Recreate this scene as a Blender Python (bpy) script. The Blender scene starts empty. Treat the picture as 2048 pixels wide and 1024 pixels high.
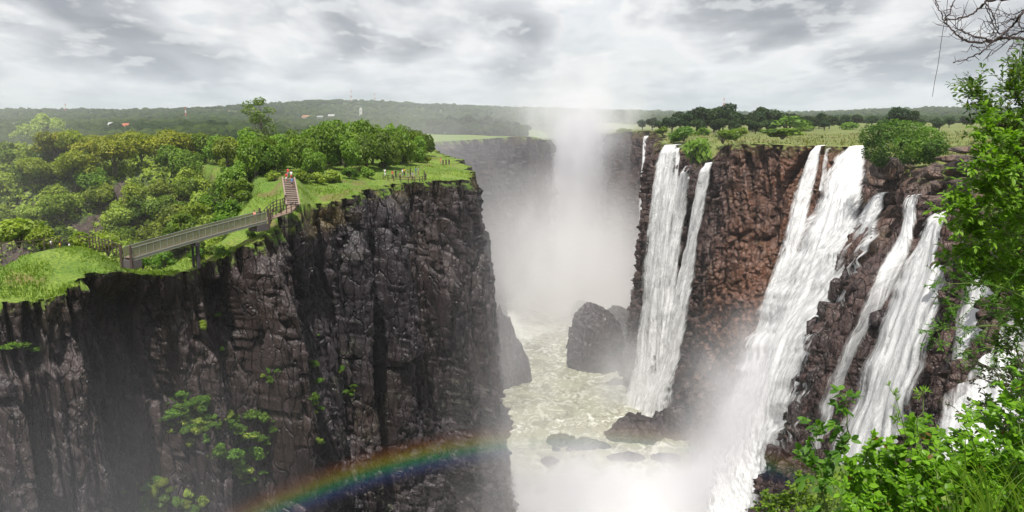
import bpy, math, random
import numpy as np
from mathutils import Vector
random.seed(7)
rng = np.random.default_rng(11)
sc = bpy.context.scene
col = sc.collection
F = 1600.0; TH = math.radians(10.07)
CT, ST = math.cos(TH), math.sin(TH)

# ------------------------------------------------------------------ basics
def P(px, py, Y):
    """a point of the place at distance Y whose bearing is the one surveyed at (px, py)"""
    rx = (px - 1024) / F; u = (512 - py) / F
    dy = CT + u * ST; dz = -ST + u * CT
    k = Y / dy
    return np.array([rx * k, Y, dz * k])
def PZ(px, py, z):
    rx = (px - 1024) / F; u = (512 - py) / F
    dy = CT + u * ST; dz = -ST + u * CT
    k = z / dz
    return np.array([rx * k, dy * k, z])
def proj(p):
    x, y, z = p[..., 0], p[..., 1], p[..., 2]
    d = y * CT - z * ST; up = y * ST + z * CT
    return np.stack([1024 + F * x / d, 512 - F * up / d], -1)

def tag(o, label=None, cat=None, group=None, kind=None):
    if label: o['label'] = label
    if cat: o['category'] = cat
    if group: o['group'] = group
    if kind: o['kind'] = kind
    return o
def link(o, parent=None):
    col.objects.link(o)
    if parent is not None: o.parent = parent
    return o
def empty(name, loc=(0, 0, 0), rz=0.0, scale=1.0):
    o = bpy.data.objects.new(name, None); o.location = loc; o.rotation_euler = (0, 0, rz)
    o.scale = (scale, scale, scale) if not hasattr(scale, '__len__') else scale
    o.empty_display_size = 0.2
    return link(o)
def npmesh(name, V, Fq, mats=(), smooth=False, attrs=None, midx=None, tri=False):
    V = np.asarray(V, np.float32).reshape(-1, 3); Fq = np.asarray(Fq, np.int32)
    k = Fq.shape[1]
    me = bpy.data.meshes.new(name)
    me.vertices.add(len(V)); me.vertices.foreach_set('co', V.ravel())
    me.loops.add(Fq.size); me.loops.foreach_set('vertex_index', Fq.ravel())
    me.polygons.add(len(Fq)); me.polygons.foreach_set('loop_start', np.arange(0, Fq.size, k, dtype=np.int32))
    if smooth: me.polygons.foreach_set('use_smooth', np.ones(len(Fq), bool))
    for m in mats: me.materials.append(m)
    if midx is not None: me.polygons.foreach_set('material_index', np.asarray(midx, np.int32))
    for kx, a in (attrs or {}).items():
        at = me.attributes.new(kx, 'FLOAT', 'POINT'); at.data.foreach_set('value', np.asarray(a, np.float32).ravel())
    me.update(calc_edges=True); me.validate()
    return me
def obj(name, me, parent=None, loc=(0, 0, 0)):
    o = bpy.data.objects.new(name, me); o.location = loc
    return link(o, parent)
def gridfaces(n, m):
    i = np.arange(n * m).reshape(n, m)
    return np.stack([i[:-1, :-1], i[1:, :-1], i[1:, 1:], i[:-1, 1:]], -1).reshape(-1, 4)

class MB:
    """collects boxes, tubes and sheets into one mesh"""
    def __init__(s): s.v = []; s.f = []; s.n = 0
    def add(s, v, f):
        s.v.append(np.asarray(v, float).reshape(-1, 3)); s.f += [tuple(int(i) + s.n for i in q) for q in f]; s.n += len(s.v[-1])
    def box(s, c, size, rz=0.0, jit=0.0):
        hx, hy, hz = [q / 2 for q in size]
        v = np.array([[x, y, z] for x in (-hx, hx) for y in (-hy, hy) for z in (-hz, hz)])
        if jit: v = v + rng.uniform(-jit, jit, v.shape)
        c_, s_ = math.cos(rz), math.sin(rz)
        v = v @ np.array([[c_, s_, 0], [-s_, c_, 0], [0, 0, 1]]) + np.array(c)
        s.add(v, [(0, 1, 3, 2), (4, 6, 7, 5), (0, 4, 5, 1), (2, 3, 7, 6), (0, 2, 6, 4), (1, 5, 7, 3)])
    def beam(s, a, b, w, h=None):
        h = h or w
        a = np.array(a, float); b = np.array(b, float); d = b - a; d /= np.linalg.norm(d) + 1e-9
        up = np.array([0, 0, 1.0]) if abs(d[2]) < .95 else np.array([1.0, 0, 0])
        x = np.cross(d, up); x /= np.linalg.norm(x); y = np.cross(x, d)
        o = [x * w / 2 * i + y * h / 2 * j for i, j in ((-1, -1), (1, -1), (1, 1), (-1, 1))]
        s.add([a + q for q in o] + [b + q for q in o], [(3, 2, 1, 0), (4, 5, 6, 7), (0, 1, 5, 4), (1, 2, 6, 5), (2, 3, 7, 6), (3, 0, 4, 7)])
    def tube(s, pts, rad, k=6):
        pts = np.array(pts, float); n = len(pts)
        if not hasattr(rad, '__len__'): rad = [rad] * n
        V = []
        t0 = None
        for i in range(n):
            d = pts[min(i + 1, n - 1)] - pts[max(i - 1, 0)]; d /= np.linalg.norm(d) + 1e-9
            if t0 is None:
                t0 = np.cross(d, [0.3, 0.2, 1.0]);
                if np.linalg.norm(t0) < .1: t0 = np.cross(d, [1.0, 0, 0])
            t0 = t0 - d * np.dot(t0, d); t0 /= np.linalg.norm(t0) + 1e-9
            b = np.cross(d, t0)
            for j in range(k):
                a = 2 * math.pi * j / k; V.append(pts[i] + rad[i] * (math.cos(a) * t0 + math.sin(a) * b))
        Fs = [(i * k + j, i * k + (j + 1) % k, (i + 1) * k + (j + 1) % k, (i + 1) * k + j) for i in range(n - 1) for j in range(k)]
        Fs += [tuple(range(k))[::-1], tuple((n - 1) * k + j for j in range(k))]
        s.add(V, Fs)
    def mesh(s, name, mat, smooth=False):
        me = bpy.data.meshes.new(name); me.from_pydata(np.concatenate(s.v).tolist(), [], s.f)
        if smooth:
            for p in me.polygons: p.use_smooth = True
        me.materials.append(mat); me.update(); return me
    def build(s, name, mat, parent=None, smooth=False): return obj(name, s.mesh(name, mat, smooth), parent)

# ------------------------------------------------------------------ noise
_T = np.random.default_rng(5).random(65536)
def _h(ix, iy, iz, sd=0):
    return _T[((ix * 73856093) ^ (iy * 19349663) ^ (iz * 83492791) ^ (sd * 2654435)) & 65535]
def vn(x, y, z=0.0, sd=0):
    x, y, z = np.broadcast_arrays(np.asarray(x, float), y, z)
    ix, iy, iz = [np.floor(q).astype(np.int64) for q in (x, y, z)]
    f = [q - i for q, i in zip((x, y, z), (ix, iy, iz))]
    f = [q * q * (3 - 2 * q) for q in f]
    r = 0
    for a in (0, 1):
        for b in (0, 1):
            for c in (0, 1):
                w = (f[0] if a else 1 - f[0]) * (f[1] if b else 1 - f[1]) * (f[2] if c else 1 - f[2])
                r = r + w * _h(ix + a, iy + b, iz + c, sd)
    return r * 2 - 1
def fbm(x, y, z=0.0, o=4, sd=0, g=.5):
    r = 0; a = 1; t = 0
    for i in range(o):
        r = r + a * vn(x * 2 ** i + 17.3 * i, y * 2 ** i + 5.1 * i, np.asarray(z) * 2 ** i, sd + i); t += a; a *= g
    return r / t
def vor(u, v, sd=0, jit=.9):
    u = np.asarray(u, float); v = np.asarray(v, float)
    iu, iv = np.floor(u).astype(np.int64), np.floor(v).astype(np.int64)
    F1 = np.full(u.shape, 9.); F2 = np.full(u.shape, 9.); R = np.zeros(u.shape); DU = np.zeros(u.shape); DV = np.zeros(u.shape); R2 = np.zeros(u.shape); R3 = np.zeros(u.shape)
    for a in (-1, 0, 1):
        for b in (-1, 0, 1):
            cu, cv = iu + a, iv + b
            pu = cu + .5 + jit * (_h(cu, cv, 1, sd) - .5); pv = cv + .5 + jit * (_h(cu, cv, 2, sd) - .5)
            du, dv = u - pu, v - pv
            # blocky (near-Chebyshev) distance gives angular cells
            d = (np.abs(du) ** 3 + np.abs(dv) ** 3) ** (1 / 3)
            n = d < F1
            F2 = np.where(n, F1, np.minimum(F2, d))
            F1 = np.where(n, d, F1)
            R = np.where(n, _h(cu, cv, 3, sd), R); R2 = np.where(n, _h(cu, cv, 4, sd), R2); R3 = np.where(n, _h(cu, cv, 5, sd), R3)
            DU = np.where(n, du, DU); DV = np.where(n, dv, DV)
    return F1, F2, R, R2, R3, DU, DV
def sstep(x, a, b):
    t = np.clip((x - a) / (b - a), 0, 1); return t * t * (3 - 2 * t)

# ------------------------------------------------------------------ materials
class NT:
    def __init__(s, mat): s.t = mat.node_tree; s.t.nodes.clear(); s.L = s.t.links
    def n(s, typ, ins=None, **kw):
        nd = s.t.nodes.new(typ)
        for k, v in kw.items(): setattr(nd, k, v)
        for k, v in (ins or {}).items():
            if isinstance(v, bpy.types.NodeSocket): s.L.new(v, nd.inputs[k])
            elif isinstance(v, bpy.types.Node): s.L.new(v.outputs[0], nd.inputs[k])
            else:
                i = nd.inputs[k]
                if i.type == 'RGBA' and len(v) == 3: v = (*v, 1)
                i.default_value = v
        return nd
    def m(s, op, a, b=None, c=None, clamp=False):
        ins = {0: a}
        if b is not None: ins[1] = b
        if c is not None: ins[2] = c
        nd = s.n('ShaderNodeMath', ins, operation=op, use_clamp=clamp); return nd.outputs[0]
    def ramp(s, f, stops, interp='LINEAR'):
        nd = s.n('ShaderNodeValToRGB', {0: f}); cr = nd.color_ramp; cr.interpolation = interp
        while len(cr.elements) < len(stops): cr.elements.new(.5)
        for e, (p, c) in zip(cr.elements, stops):
            e.position = p; e.color = (*c, 1) if hasattr(c, '__len__') else (c, c, c, 1)
        return nd.outputs[0]
    def mix(s, f, a, b, blend='MIX'):
        nd = s.n('ShaderNodeMix', data_type='RGBA', blend_type=blend)
        for k, v in ((0, f), (6, a), (7, b)):
            if isinstance(v, bpy.types.NodeSocket): s.L.new(v, nd.inputs[k])
            elif k == 0: nd.inputs[0].default_value = v
            else: nd.inputs[k].default_value = (*v, 1)
        return nd.outputs[2]
    def noise(s, vec, scale, detail=4, rough=.55, dist=0.0, out=0, dim='3D'):
        nd = s.n('ShaderNodeTexNoise', {'Vector': vec, 'Scale': scale, 'Detail': detail, 'Roughness': rough, 'Distortion': dist}, noise_dimensions=dim)
        return nd.outputs[out]
    def map(s, vec, scale=(1, 1, 1), loc=(0, 0, 0)):
        return s.n('ShaderNodeMapping', {'Vector': vec, 'Scale': scale, 'Location': loc}).outputs[0]
    def attr(s, name, out='Fac'):
        return s.n('ShaderNodeAttribute', attribute_name=name).outputs[out]
    def rng(s, v, a, b, c=0.0, d=1.0):
        return s.n('ShaderNodeMapRange', {0: v, 1: a, 2: b, 3: c, 4: d}, interpolation_type='SMOOTHSTEP').outputs[0]
    def out(s, sh, vol=False):
        o = s.n('ShaderNodeOutputMaterial'); s.L.new(sh, o.inputs[1 if vol else 0])
def newmat(name):
    m = bpy.data.materials.new(name); m.use_nodes = True; return m, NT(m)
def simple(name, c, rough=.7, metal=0.0, var=.25, scale=8.0, bump=0.0):
    m, t = newmat(name); co = t.n('ShaderNodeTexCoord').outputs['Object']
    n = t.noise(co, scale, 5)
    cc = t.mix(n, tuple(q * (1 - var) for q in c), tuple(min(1, q * (1 + var)) for q in c))
    ins = {'Base Color': cc, 'Roughness': rough, 'Metallic': metal}
    if bump: ins['Normal'] = t.n('ShaderNodeBump', {'Height': n, 'Strength': bump, 'Distance': .05}).outputs[0]
    t.out(t.n('ShaderNodeBsdfPrincipled', ins).outputs[0]); return m

def rock_material(name, dark, mid, warm, warm_amt, wet=.45, grass=True, moss=.25, warm_scale=(.03, .03, .012), g1=(.125, .20, .020), g2=(.205, .27, .036), soil_at=.53):
    m, t = newmat(name)
    g = t.n('ShaderNodeNewGeometry'); pos = g.outputs['Position']; nz = t.n('ShaderNodeSeparateXYZ', {0: g.outputs['Normal']}).outputs[2]
    dep = t.attr('dep'); crk = t.attr('crack'); rnd = t.attr('rnd')
    big = t.noise(t.map(pos, (.05, .05, .02)), 1.0, 6, .6, .6)
    fine = t.noise(t.map(pos, (1.1, 1.1, .55)), 1.0, 6, .62)
    mic = t.noise(t.map(pos, (5, 5, 3)), 1.0, 4, .6)
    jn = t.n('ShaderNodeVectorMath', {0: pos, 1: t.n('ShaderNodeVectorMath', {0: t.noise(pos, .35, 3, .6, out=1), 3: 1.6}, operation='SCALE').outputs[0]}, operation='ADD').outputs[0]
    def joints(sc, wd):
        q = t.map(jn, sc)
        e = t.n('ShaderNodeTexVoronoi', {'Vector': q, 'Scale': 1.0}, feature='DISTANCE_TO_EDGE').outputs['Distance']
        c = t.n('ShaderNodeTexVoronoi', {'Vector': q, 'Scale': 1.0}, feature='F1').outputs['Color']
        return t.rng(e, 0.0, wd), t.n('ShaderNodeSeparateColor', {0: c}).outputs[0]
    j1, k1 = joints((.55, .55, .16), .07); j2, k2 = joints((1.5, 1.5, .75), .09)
    strk = t.noise(t.map(pos, (.5, .5, .03)), 1.0, 4, .6, .3)
    base = t.mix(t.rng(fine, .3, .72), dark, mid)
    base = t.mix(t.m('MULTIPLY', t.rng(rnd, .2, .95), .6), base, tuple(min(1, q * 1.6) for q in mid))
    wm = t.noise(t.map(pos, warm_scale, (3, 7, 1)), 1.0, 6, .62, .4)
    wf = t.m('MULTIPLY', t.m('MULTIPLY', t.rng(wm, .44, .62), warm_amt), t.attr('warm') if grass else 1.0)
    base = t.mix(wf, base, t.mix(fine, tuple(q * .55 for q in warm), warm))
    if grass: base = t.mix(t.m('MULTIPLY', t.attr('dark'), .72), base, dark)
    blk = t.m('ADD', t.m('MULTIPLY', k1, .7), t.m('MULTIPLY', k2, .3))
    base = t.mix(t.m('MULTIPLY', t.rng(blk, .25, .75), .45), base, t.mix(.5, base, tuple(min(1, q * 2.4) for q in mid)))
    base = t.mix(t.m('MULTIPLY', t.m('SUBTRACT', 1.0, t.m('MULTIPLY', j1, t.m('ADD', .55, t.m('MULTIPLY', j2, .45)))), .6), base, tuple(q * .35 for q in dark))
    # pale lime-washed patches and dark water stains, each with an outline of its own
    lime = t.m('MULTIPLY', t.rng(t.noise(t.map(pos, (.09, .09, .05), (9, 2, 4)), 1.0, 7, .7), .64, .72), t.rng(fine, .4, .6))
    base = t.mix(t.m('MULTIPLY', lime, .16), base, (.28, .27, .28))
    base = t.mix(t.m('MULTIPLY', t.rng(strk, .5, .66), .55), base, tuple(q * .5 for q in dark))
    if moss:
        ms = t.m('MULTIPLY', t.rng(t.noise(t.map(pos, (.06, .06, .05), (1, 5, 2)), 1.0, 8, .72), .56, .66), t.rng(nz, -.1, .45))
        base = t.mix(t.m('MULTIPLY', ms, moss), base, (.055, .085, .012))
    if grass:
        gn = t.noise(t.map(pos, (.35, .35, .35)), 1.0, 6, .65)
        lim = t.m('ADD', t.m('MULTIPLY', gn, 5.5), -1.2)           # how far the turf hangs over the rim
        gtop = t.rng(t.m('SUBTRACT', lim, dep), -.4, .5)
        gtop = t.m('MULTIPLY', gtop, t.rng(nz, .0, .4))
        brn = t.m('MULTIPLY', t.rng(t.m('SUBTRACT', t.m('ADD', lim, t.m('MULTIPLY', big, 7.0)), t.m('ADD', dep, 1.6)), -1.0, 1.0), t.rng(big, .42, .58))
        base = t.mix(t.m('MULTIPLY', brn, .75), base, t.mix(fine, (.05, .032, .012), (.11, .085, .026)))
        gp = t.noise(t.map(pos, (.11, .11, .11)), 1.0, 5, .6); gf = t.noise(t.map(pos, (3.0, 3.0, 1.6)), 1.0, 4, .7)
        gc = t.mix(t.rng(gp, .38, .62), g1, g2)
        gc = t.mix(t.rng(gf, .35, .7), gc, (.055, .115, .012))
        soil = t.rng(t.noise(t.map(pos, (.16, .16, .16), (4, 4, 4)), 1.0, 6, .68), soil_at, soil_at + .1)
        gc = t.mix(t.m('MULTIPLY', soil, .7), gc, (.16, .11, .05))
        base = t.mix(gtop, base, gc)
        rough = t.mix(gtop, (wet, wet, wet), (.95, .95, .95))
    else: rough = wet
    h = t.m('ADD', t.m('MULTIPLY', fine, .6), t.m('MULTIPLY', mic, .3))
    hj = t.m('ADD', t.m('MULTIPLY', t.m('ADD', j1, k1), .55), t.m('MULTIPLY', t.m('ADD', j2, k2), .14))
    h = t.m('ADD', h, t.m('MULTIPLY', hj, t.m('SUBTRACT', 1.0, gtop)) if grass else hj)
    bmp = t.n('ShaderNodeBump', {'Height': h, 'Strength': .9, 'Distance': .38})
    rr = t.m('ADD', t.m('MULTIPLY', t.rng(strk, .3, .7), -.12), rough if grass else float(wet))
    b = t.n('ShaderNodeBsdfPrincipled', {'Base Color': base, 'Roughness': rr, 'Normal': bmp.outputs[0], 'Specular IOR Level': .42})
    t.out(b.outputs[0]); return m
M = {}
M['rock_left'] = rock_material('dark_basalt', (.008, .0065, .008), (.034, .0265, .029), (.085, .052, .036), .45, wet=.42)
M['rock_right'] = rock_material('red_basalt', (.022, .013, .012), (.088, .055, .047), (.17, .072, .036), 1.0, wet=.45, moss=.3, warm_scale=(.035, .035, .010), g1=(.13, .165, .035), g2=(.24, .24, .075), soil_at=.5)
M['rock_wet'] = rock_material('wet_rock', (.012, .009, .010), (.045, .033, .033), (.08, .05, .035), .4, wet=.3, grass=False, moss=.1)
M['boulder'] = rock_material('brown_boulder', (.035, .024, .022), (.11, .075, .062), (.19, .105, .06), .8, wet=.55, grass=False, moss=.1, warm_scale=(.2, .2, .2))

# ------------------------------------------------------------------ cliffs
def catmull(C, n_per=40):
    C = np.array(C, float); out = []; par = []
    for i in range(len(C) - 1):
        p0 = C[max(i - 1, 0)]; p1 = C[i]; p2 = C[i + 1]; p3 = C[min(i + 2, len(C) - 1)]
        for k in range(n_per):
            t = k / n_per
            out.append(.5 * ((2 * p1) + (-p0 + p2) * t + (2 * p0 - 5 * p1 + 4 * p2 - p3) * t * t + (-p0 + 3 * p1 - 3 * p2 + p3) * t ** 3)); par.append(i + t)
    out.append(C[-1]); par.append(len(C) - 1)
    return np.array(out), np.array(par)

def rock_disp(u, z, sd, mode, xyz):
    """block and column relief of the rock in metres; u runs along the wall, z down it"""
    x, y, zz = xyz
    w = fbm(u * .05, z * .02, 0, 3, sd + 50) * 4
    w2 = fbm(u * .25, z * .12, 3, 3, sd + 60) * .45
    tot = fbm(u * .022, z * .010, 0, 4, sd + 70) * 5.0
    cr = np.zeros(u.shape); rn = 0
    if mode == 'column': layers = ((6.5, 46.0, 2.6, 3.0), (2.4, 24.0, 1.3, 1.5), (1.1, 7.5, .55, .6), (.55, 1.5, .2, .15))
    else: layers = ((8.0, 34.0, 3.2, 2.2), (3.2, 11.0, 1.5, .9), (1.5, 4.0, .7, .45), (.7, 1.3, .26, .18))
    if mode == 'column':
        cu = (u + w * .7 + 1.2 * vn(z * .05, u * .1, 7, sd)) / 5.2; cu = cu + .35 * vn(cu * .7, sd)
        ci = np.floor(cu).astype(np.int64); cf = cu - ci; depth_ = (1 - sstep(z, 30 + 30 * _h(ci, 0, 0, sd + 9), 70))
        tot = tot + ((_h(ci, 1, 1, sd) - .5) * 5.0 - 3.6 * (1 - sstep(np.minimum(cf, 1 - cf), .02, .12)) * (_h(ci, 2, 1, sd) > .25)) * depth_
    fade = sstep(z, 32 if mode == 'column' else 20, 62)      # lower down the wall turns to broken rubble
    for i, (a, b, amp, ck) in enumerate(layers):
        def one(bb, seed):
            uu = (u + w + w2) / a; uu = uu + .4 * vn(uu * .8, seed * 1.7)
            vv = (z + w2 * 1.5 + w) / bb
            if i: vv = vv + 9.3 * _h(np.floor(uu * .5).astype(np.int64), 0, 0, seed)
            F1, F2, R, R2, R3, DU, DV = vor(uu, vv, seed)
            d = (R - .5) * amp * 2 + (R2 - .5) * DU * amp * 2.0 + (R3 - .5) * DV * amp * 2.0
            e = 1 - sstep(F2 - F1, .0, (.07, .09, .14, .18)[i])
            return d - e * ck, e, R
        d1, e1, R1 = one(b, sd + i * 7)
        d2, e2, R2_ = one(a * 1.15, sd + 90 + i * 7)
        f = fade * (.65 if i == 0 else .9)
        wgt = (1, 1, 1, 1)[i]
        tot = tot + (d1 * (1 - f) + d2 * f * (.75 if i < 2 else 1.2)) * wgt
        cr = np.maximum(cr, e1 * (1 - f) + e2 * f)
        if i in (1, 2): rn = rn + .5 * np.where(f < .5, R1, R2_)
    return tot, cr, rn

def cliff(name, ctrl, zb, mat, sd, mode, top, bulge=None, ds=.0017, zvis=None, rows=330, inl=46, prof=1.25, inland_pow=2.2, warm=None, dark=None):
    """ctrl rows: rim xyz, base xy, inland xy. Returns smooth surface data for placing water and plants"""
    ctrl = np.array(ctrl, float)
    fine, par = catmull(ctrl, 60)
    seg = np.linalg.norm(np.diff(fine[:, :2], axis=0), axis=1)
    dens = seg / (np.hypot(fine[:-1, 0], fine[:-1, 1]) * ds).clip(.16, 6)
    cum = np.concatenate([[0], np.cumsum(dens)]); N = int(cum[-1])
    q = np.linspace(0, cum[-1], N); idx = np.array([np.interp(q, cum, fine[:, k]) for k in range(7)]).T
    arc = np.concatenate([[0], np.cumsum(np.linalg.norm(np.diff(idx[:, :2], axis=0), axis=1))])
    R = idx[:, :3]; B = np.c_[idx[:, 3:5], np.full(N, zb)]; I = idx[:, 5:7]
    parq = np.interp(q, cum, par)
    t = np.linspace(0, 1, rows) ** 1.12
    H = (R[:, 2] - zb)[:, None]
    dep = t[None, :] * H
    f = t ** prof
    base = np.zeros((N, rows, 3))
    base[:, :, :2] = R[:, None, :2] * (1 - f)[None, :, None] + B[:, None, :2] * f[None, :, None]
    base[:, :, 2] = R[:, 2:3] - dep
    # outward direction in plan, smoothed
    tg = np.gradient(R[:, :2], axis=0) ; tg /= np.linalg.norm(tg, axis=1)[:, None]
    nrm = np.c_[tg[:, 1], -tg[:, 0]]
    sg = np.sign(np.sum(nrm * (R[:, :2] - I), axis=1)); sgm = 1.0 if sg.sum() > 0 else -1.0
    nrm *= sgm
    K = 41; ker = np.hanning(K); ker /= ker.sum()
    nrm = np.stack([np.convolve(np.pad(nrm[:, k], K // 2, mode='edge'), ker, 'valid') for k in (0, 1)], 1)
    nrm /= np.linalg.norm(nrm, axis=1)[:, None]
    U = np.repeat(arc[:, None], rows, 1)
    d, cr, rn = rock_disp(U, dep, sd, mode, (base[..., 0], base[..., 1], base[..., 2]))
    d = d * (.5 + .5 * sstep(dep, 0, 5))
    if bulge is not None: d = d + bulge(parq[:, None], dep, base)
    smooth = base.copy()
    if bulge is not None: smooth[..., :2] += nrm[:, None, :] * bulge(parq[:, None], dep, base)[..., None]
    V = base.copy(); V[..., :2] += nrm[:, None, :] * d[..., None]
    V[..., 2] += (fbm(U * .8, dep * .8, 1, 2, sd + 33)) * .25 * sstep(dep, 0, 2)
    # inland rows
    e = np.linspace(1, 0, inl + 1)[:-1] ** inland_pow
    L = np.linalg.norm(I - R[:, :2], axis=1)[:, None]
    dist = e[None, :] * L
    IN = np.zeros((N, inl, 3))
    IN[..., :2] = R[:, None, :2] * (1 - e)[None, :, None] + I[:, None, :] * e[None, :, None]
    fade = np.exp(-dist / 3.5)
    d0_ = np.convolve(np.pad(d[:, 0], 7, mode='edge'), np.ones(15) / 15, 'valid')[:, None]
    IN[..., :2] += nrm[:, None, :] * (d0_ * fade)[..., None]
    IN[..., 2] = top(IN[..., 0], IN[..., 1], np.repeat(R[:, 2:3], inl, 1), dist, np.repeat(parq[:, None], inl, 1))
    V = np.concatenate([IN, V], 1); m = V.shape[1]
    dp = np.concatenate([-dist, dep], 1)
    crk = np.concatenate([np.zeros((N, inl)), cr], 1); rnd = np.concatenate([np.full((N, inl), .4), rn], 1)
    Fq = gridfaces(N, m)
    if sgm < 0: Fq = Fq[:, ::-1]
    me = npmesh(name, V, Fq, [mat], attrs={'dep': dp, 'crack': crk, 'rnd': rnd, 'dark': np.zeros((N, m)) if dark is None else dark(parq[:, None], dp), 'warm': np.repeat((np.ones(N) if warm is None else warm(parq))[:, None], m, 1)})
    o = obj(name, me); tag(o, kind='structure')
    return dict(o=o, V=V, inl=inl, S=smooth, nrm=nrm, par=parq, dep=dep, rim=R, pr=proj(smooth), top=IN, arc=arc)
# ------------------------------------------------------------------ left cliff, knife-edge ridge and island
ZB = -110.0
n_l = np.array([.88, -.47])
def rb(p, base=None, off=None, inl=None, io=None):
    xy = p[:2]
    b = np.array(base) if base is not None else xy + np.array(off)
    i = np.array(inl) if inl is not None else xy + np.array(io)
    return [*p, *b, *i]
o12 = n_l * 13
LC = [rb(P(-330, 640, 74), off=o12, io=(-26, 15)), rb(P(-150, 618, 80), off=o12, io=(-26, 15)), rb(P(0, 608, 86), off=o12, io=(-26, 15)),
      rb(P(95, 596, 89), off=o12, io=(-26, 15)), rb(P(175, 560, 93), off=n_l * 15, io=(-26, 15)), rb(P(258, 545, 98), off=n_l * 16, io=(-26, 15)),
      rb(P(330, 552, 103), off=n_l * 15, io=(-26, 15)), rb(P(380, 542, 107), off=n_l * 14, io=(-26, 15)), rb(P(450, 506, 112), off=n_l * 13, inl=(-60, 128)),
      rb(P(520, 470, 119), off=n_l * 12, inl=(-62, 140)), rb(P(600, 432, 130), off=n_l * 12, inl=(-70, 158)), rb(P(680, 402, 141), off=n_l * 12, inl=(-85, 180)),
      rb(P(745, 376, 151), off=n_l * 12, inl=(-85, 190)), rb(P(810, 368, 161), off=n_l * 12, inl=(-84, 200)), rb(P(872, 363, 170), off=n_l * 12, inl=(-80, 212)),
      rb(P(942, 353, 181), off=(8, -3), inl=(-70, 225)), rb(P(942, 338, 200), off=(8, 2), inl=(-70, 228)), rb(P(908, 320, 213), off=(11, 8), inl=(-72, 233)),
      rb(P(868, 303, 250), off=(14, 2), inl=(-95, 258)), rb(P(850, 290, 330), base=(-10, 330), inl=(-600, 330)), rb(P(850, 285, 420), base=(-4, 425), inl=(-1500, 430)),
      rb(P(960, 278, 470), base=(4, 470), inl=(-1500, 520)), rb(P(1055, 273, 490), base=(14, 485), inl=(-1500, 650)), rb(P(1096, 280, 505), base=(27, 500), inl=(-1500, 750)),
      rb(P(1098, 268, 620), base=(34, 620), inl=(-1500, 900)), rb(P(1050, 255, 900), base=(20, 900), inl=(-1500, 1200))]
def gs(x, y, cx, cy, r): return np.exp(-((x - cx) ** 2 + (y - cy) ** 2) / (2 * r * r))
STT = P(577, 352, 141)     # head of the stairs
def top_left(x, y, zr, dist, par):
    wid = 9.5 - 4.5 * sstep(par, 5.2, 6.4)
    hump = 2.6 * (1 - sstep(par, 4.6, 6.0))
    ridge = zr + hump * sstep(dist, 0, 9) - np.maximum(0, dist - wid) * 1.5 + fbm(x * .25, y * .25, 0, 3, 5) * .5
    zi = -11.6 + 1.6 * gs(x, y, STT[0], STT[1] + 3, 9) + fbm(x * .06, y * .06, 0, 3, 8) * .8
    isl = zr + (zi - zr) * sstep(dist, -3, 22) + fbm(x * .22, y * .22, 0, 4, 9) * .55 * sstep(dist, 0, 4)
    w2 = np.interp(par, [8, 9, 10, 11, 12, 13], [5, 6.5, 11, 24, 45, 90])
    isl = isl - np.maximum(0, dist - w2) * 1.1 * (par < 13)
    # cut for the stairs
    S0_, S1_ = P(586, 411, 127.0), P(577, 357, 140.0); dd = S1_ - S0_; f = ((x - S0_[0]) * dd[0] + (y - S0_[1]) * dd[1]) / (dd[0] ** 2 + dd[1] ** 2)
    perp = np.abs((x - S0_[0]) * dd[1] - (y - S0_[1]) * dd[0]) / np.hypot(dd[0], dd[1])
    ws = np.exp(-(np.maximum(perp - 1.1, 0) / 1.8) ** 2) * sstep(f, -.18, -.02) * (1 - sstep(f, 1.05, 1.3))
    isl = isl * (1 - ws) + (S0_[2] + dd[2] * np.clip(f, 0, 1) - .12) * ws
    far = zr + (-12.8 - zr) * sstep(dist, 0, 60) + fbm(x * .03, y * .03, 0, 3, 9) * .6
    a = sstep(par, 8.0, 9.3); b = sstep(par, 17.8, 18.8)
    z = ridge * (1 - a) + isl * a
    return z * (1 - b) + far * b
def bul_left(par, dep, b):
    # alcove behind the mist at the left, buttresses further right, ledge at the left edge
    r = -5.5 * np.exp(-((par - 5.0) / 1.3) ** 2) * sstep(dep, 0, 8)
    r = r + 2.5 * np.exp(-((par - 2.3) / .8) ** 2) * sstep(dep, 7, 9)
    r = r + 3.0 * np.exp(-((par - 8.6) / .5) ** 2) * sstep(dep, 2, 12)
    r = r - 3.5 * np.exp(-((par - 9.7) / .35) ** 2) * sstep(dep, 3, 9) * (1 - sstep(dep, 25, 40))
    r = r + 4.0 * np.exp(-((par - 7.5) / 1.6) ** 2) * sstep(dep, 38, 60)
    r = r - 2.2 * np.exp(-((par - 13.0) / .25) ** 2) * (1 - sstep(dep, 30, 60))
    r = r + 2.6 * np.exp(-((par - 13.55) / .3) ** 2) * np.exp(-((dep - 21) / 9) ** 2)
    r = r + 1.6 * np.exp(-((par - 14.6) / .35) ** 2)
    r = r + 1.5 * sstep(par, 13, 15) * sstep(dep, 45, 90) * (par < 18)
    return r
CL = cliff('cliff_left', LC, ZB, M['rock_left'], 3, 'column', top_left, bul_left, rows=330)

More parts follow.
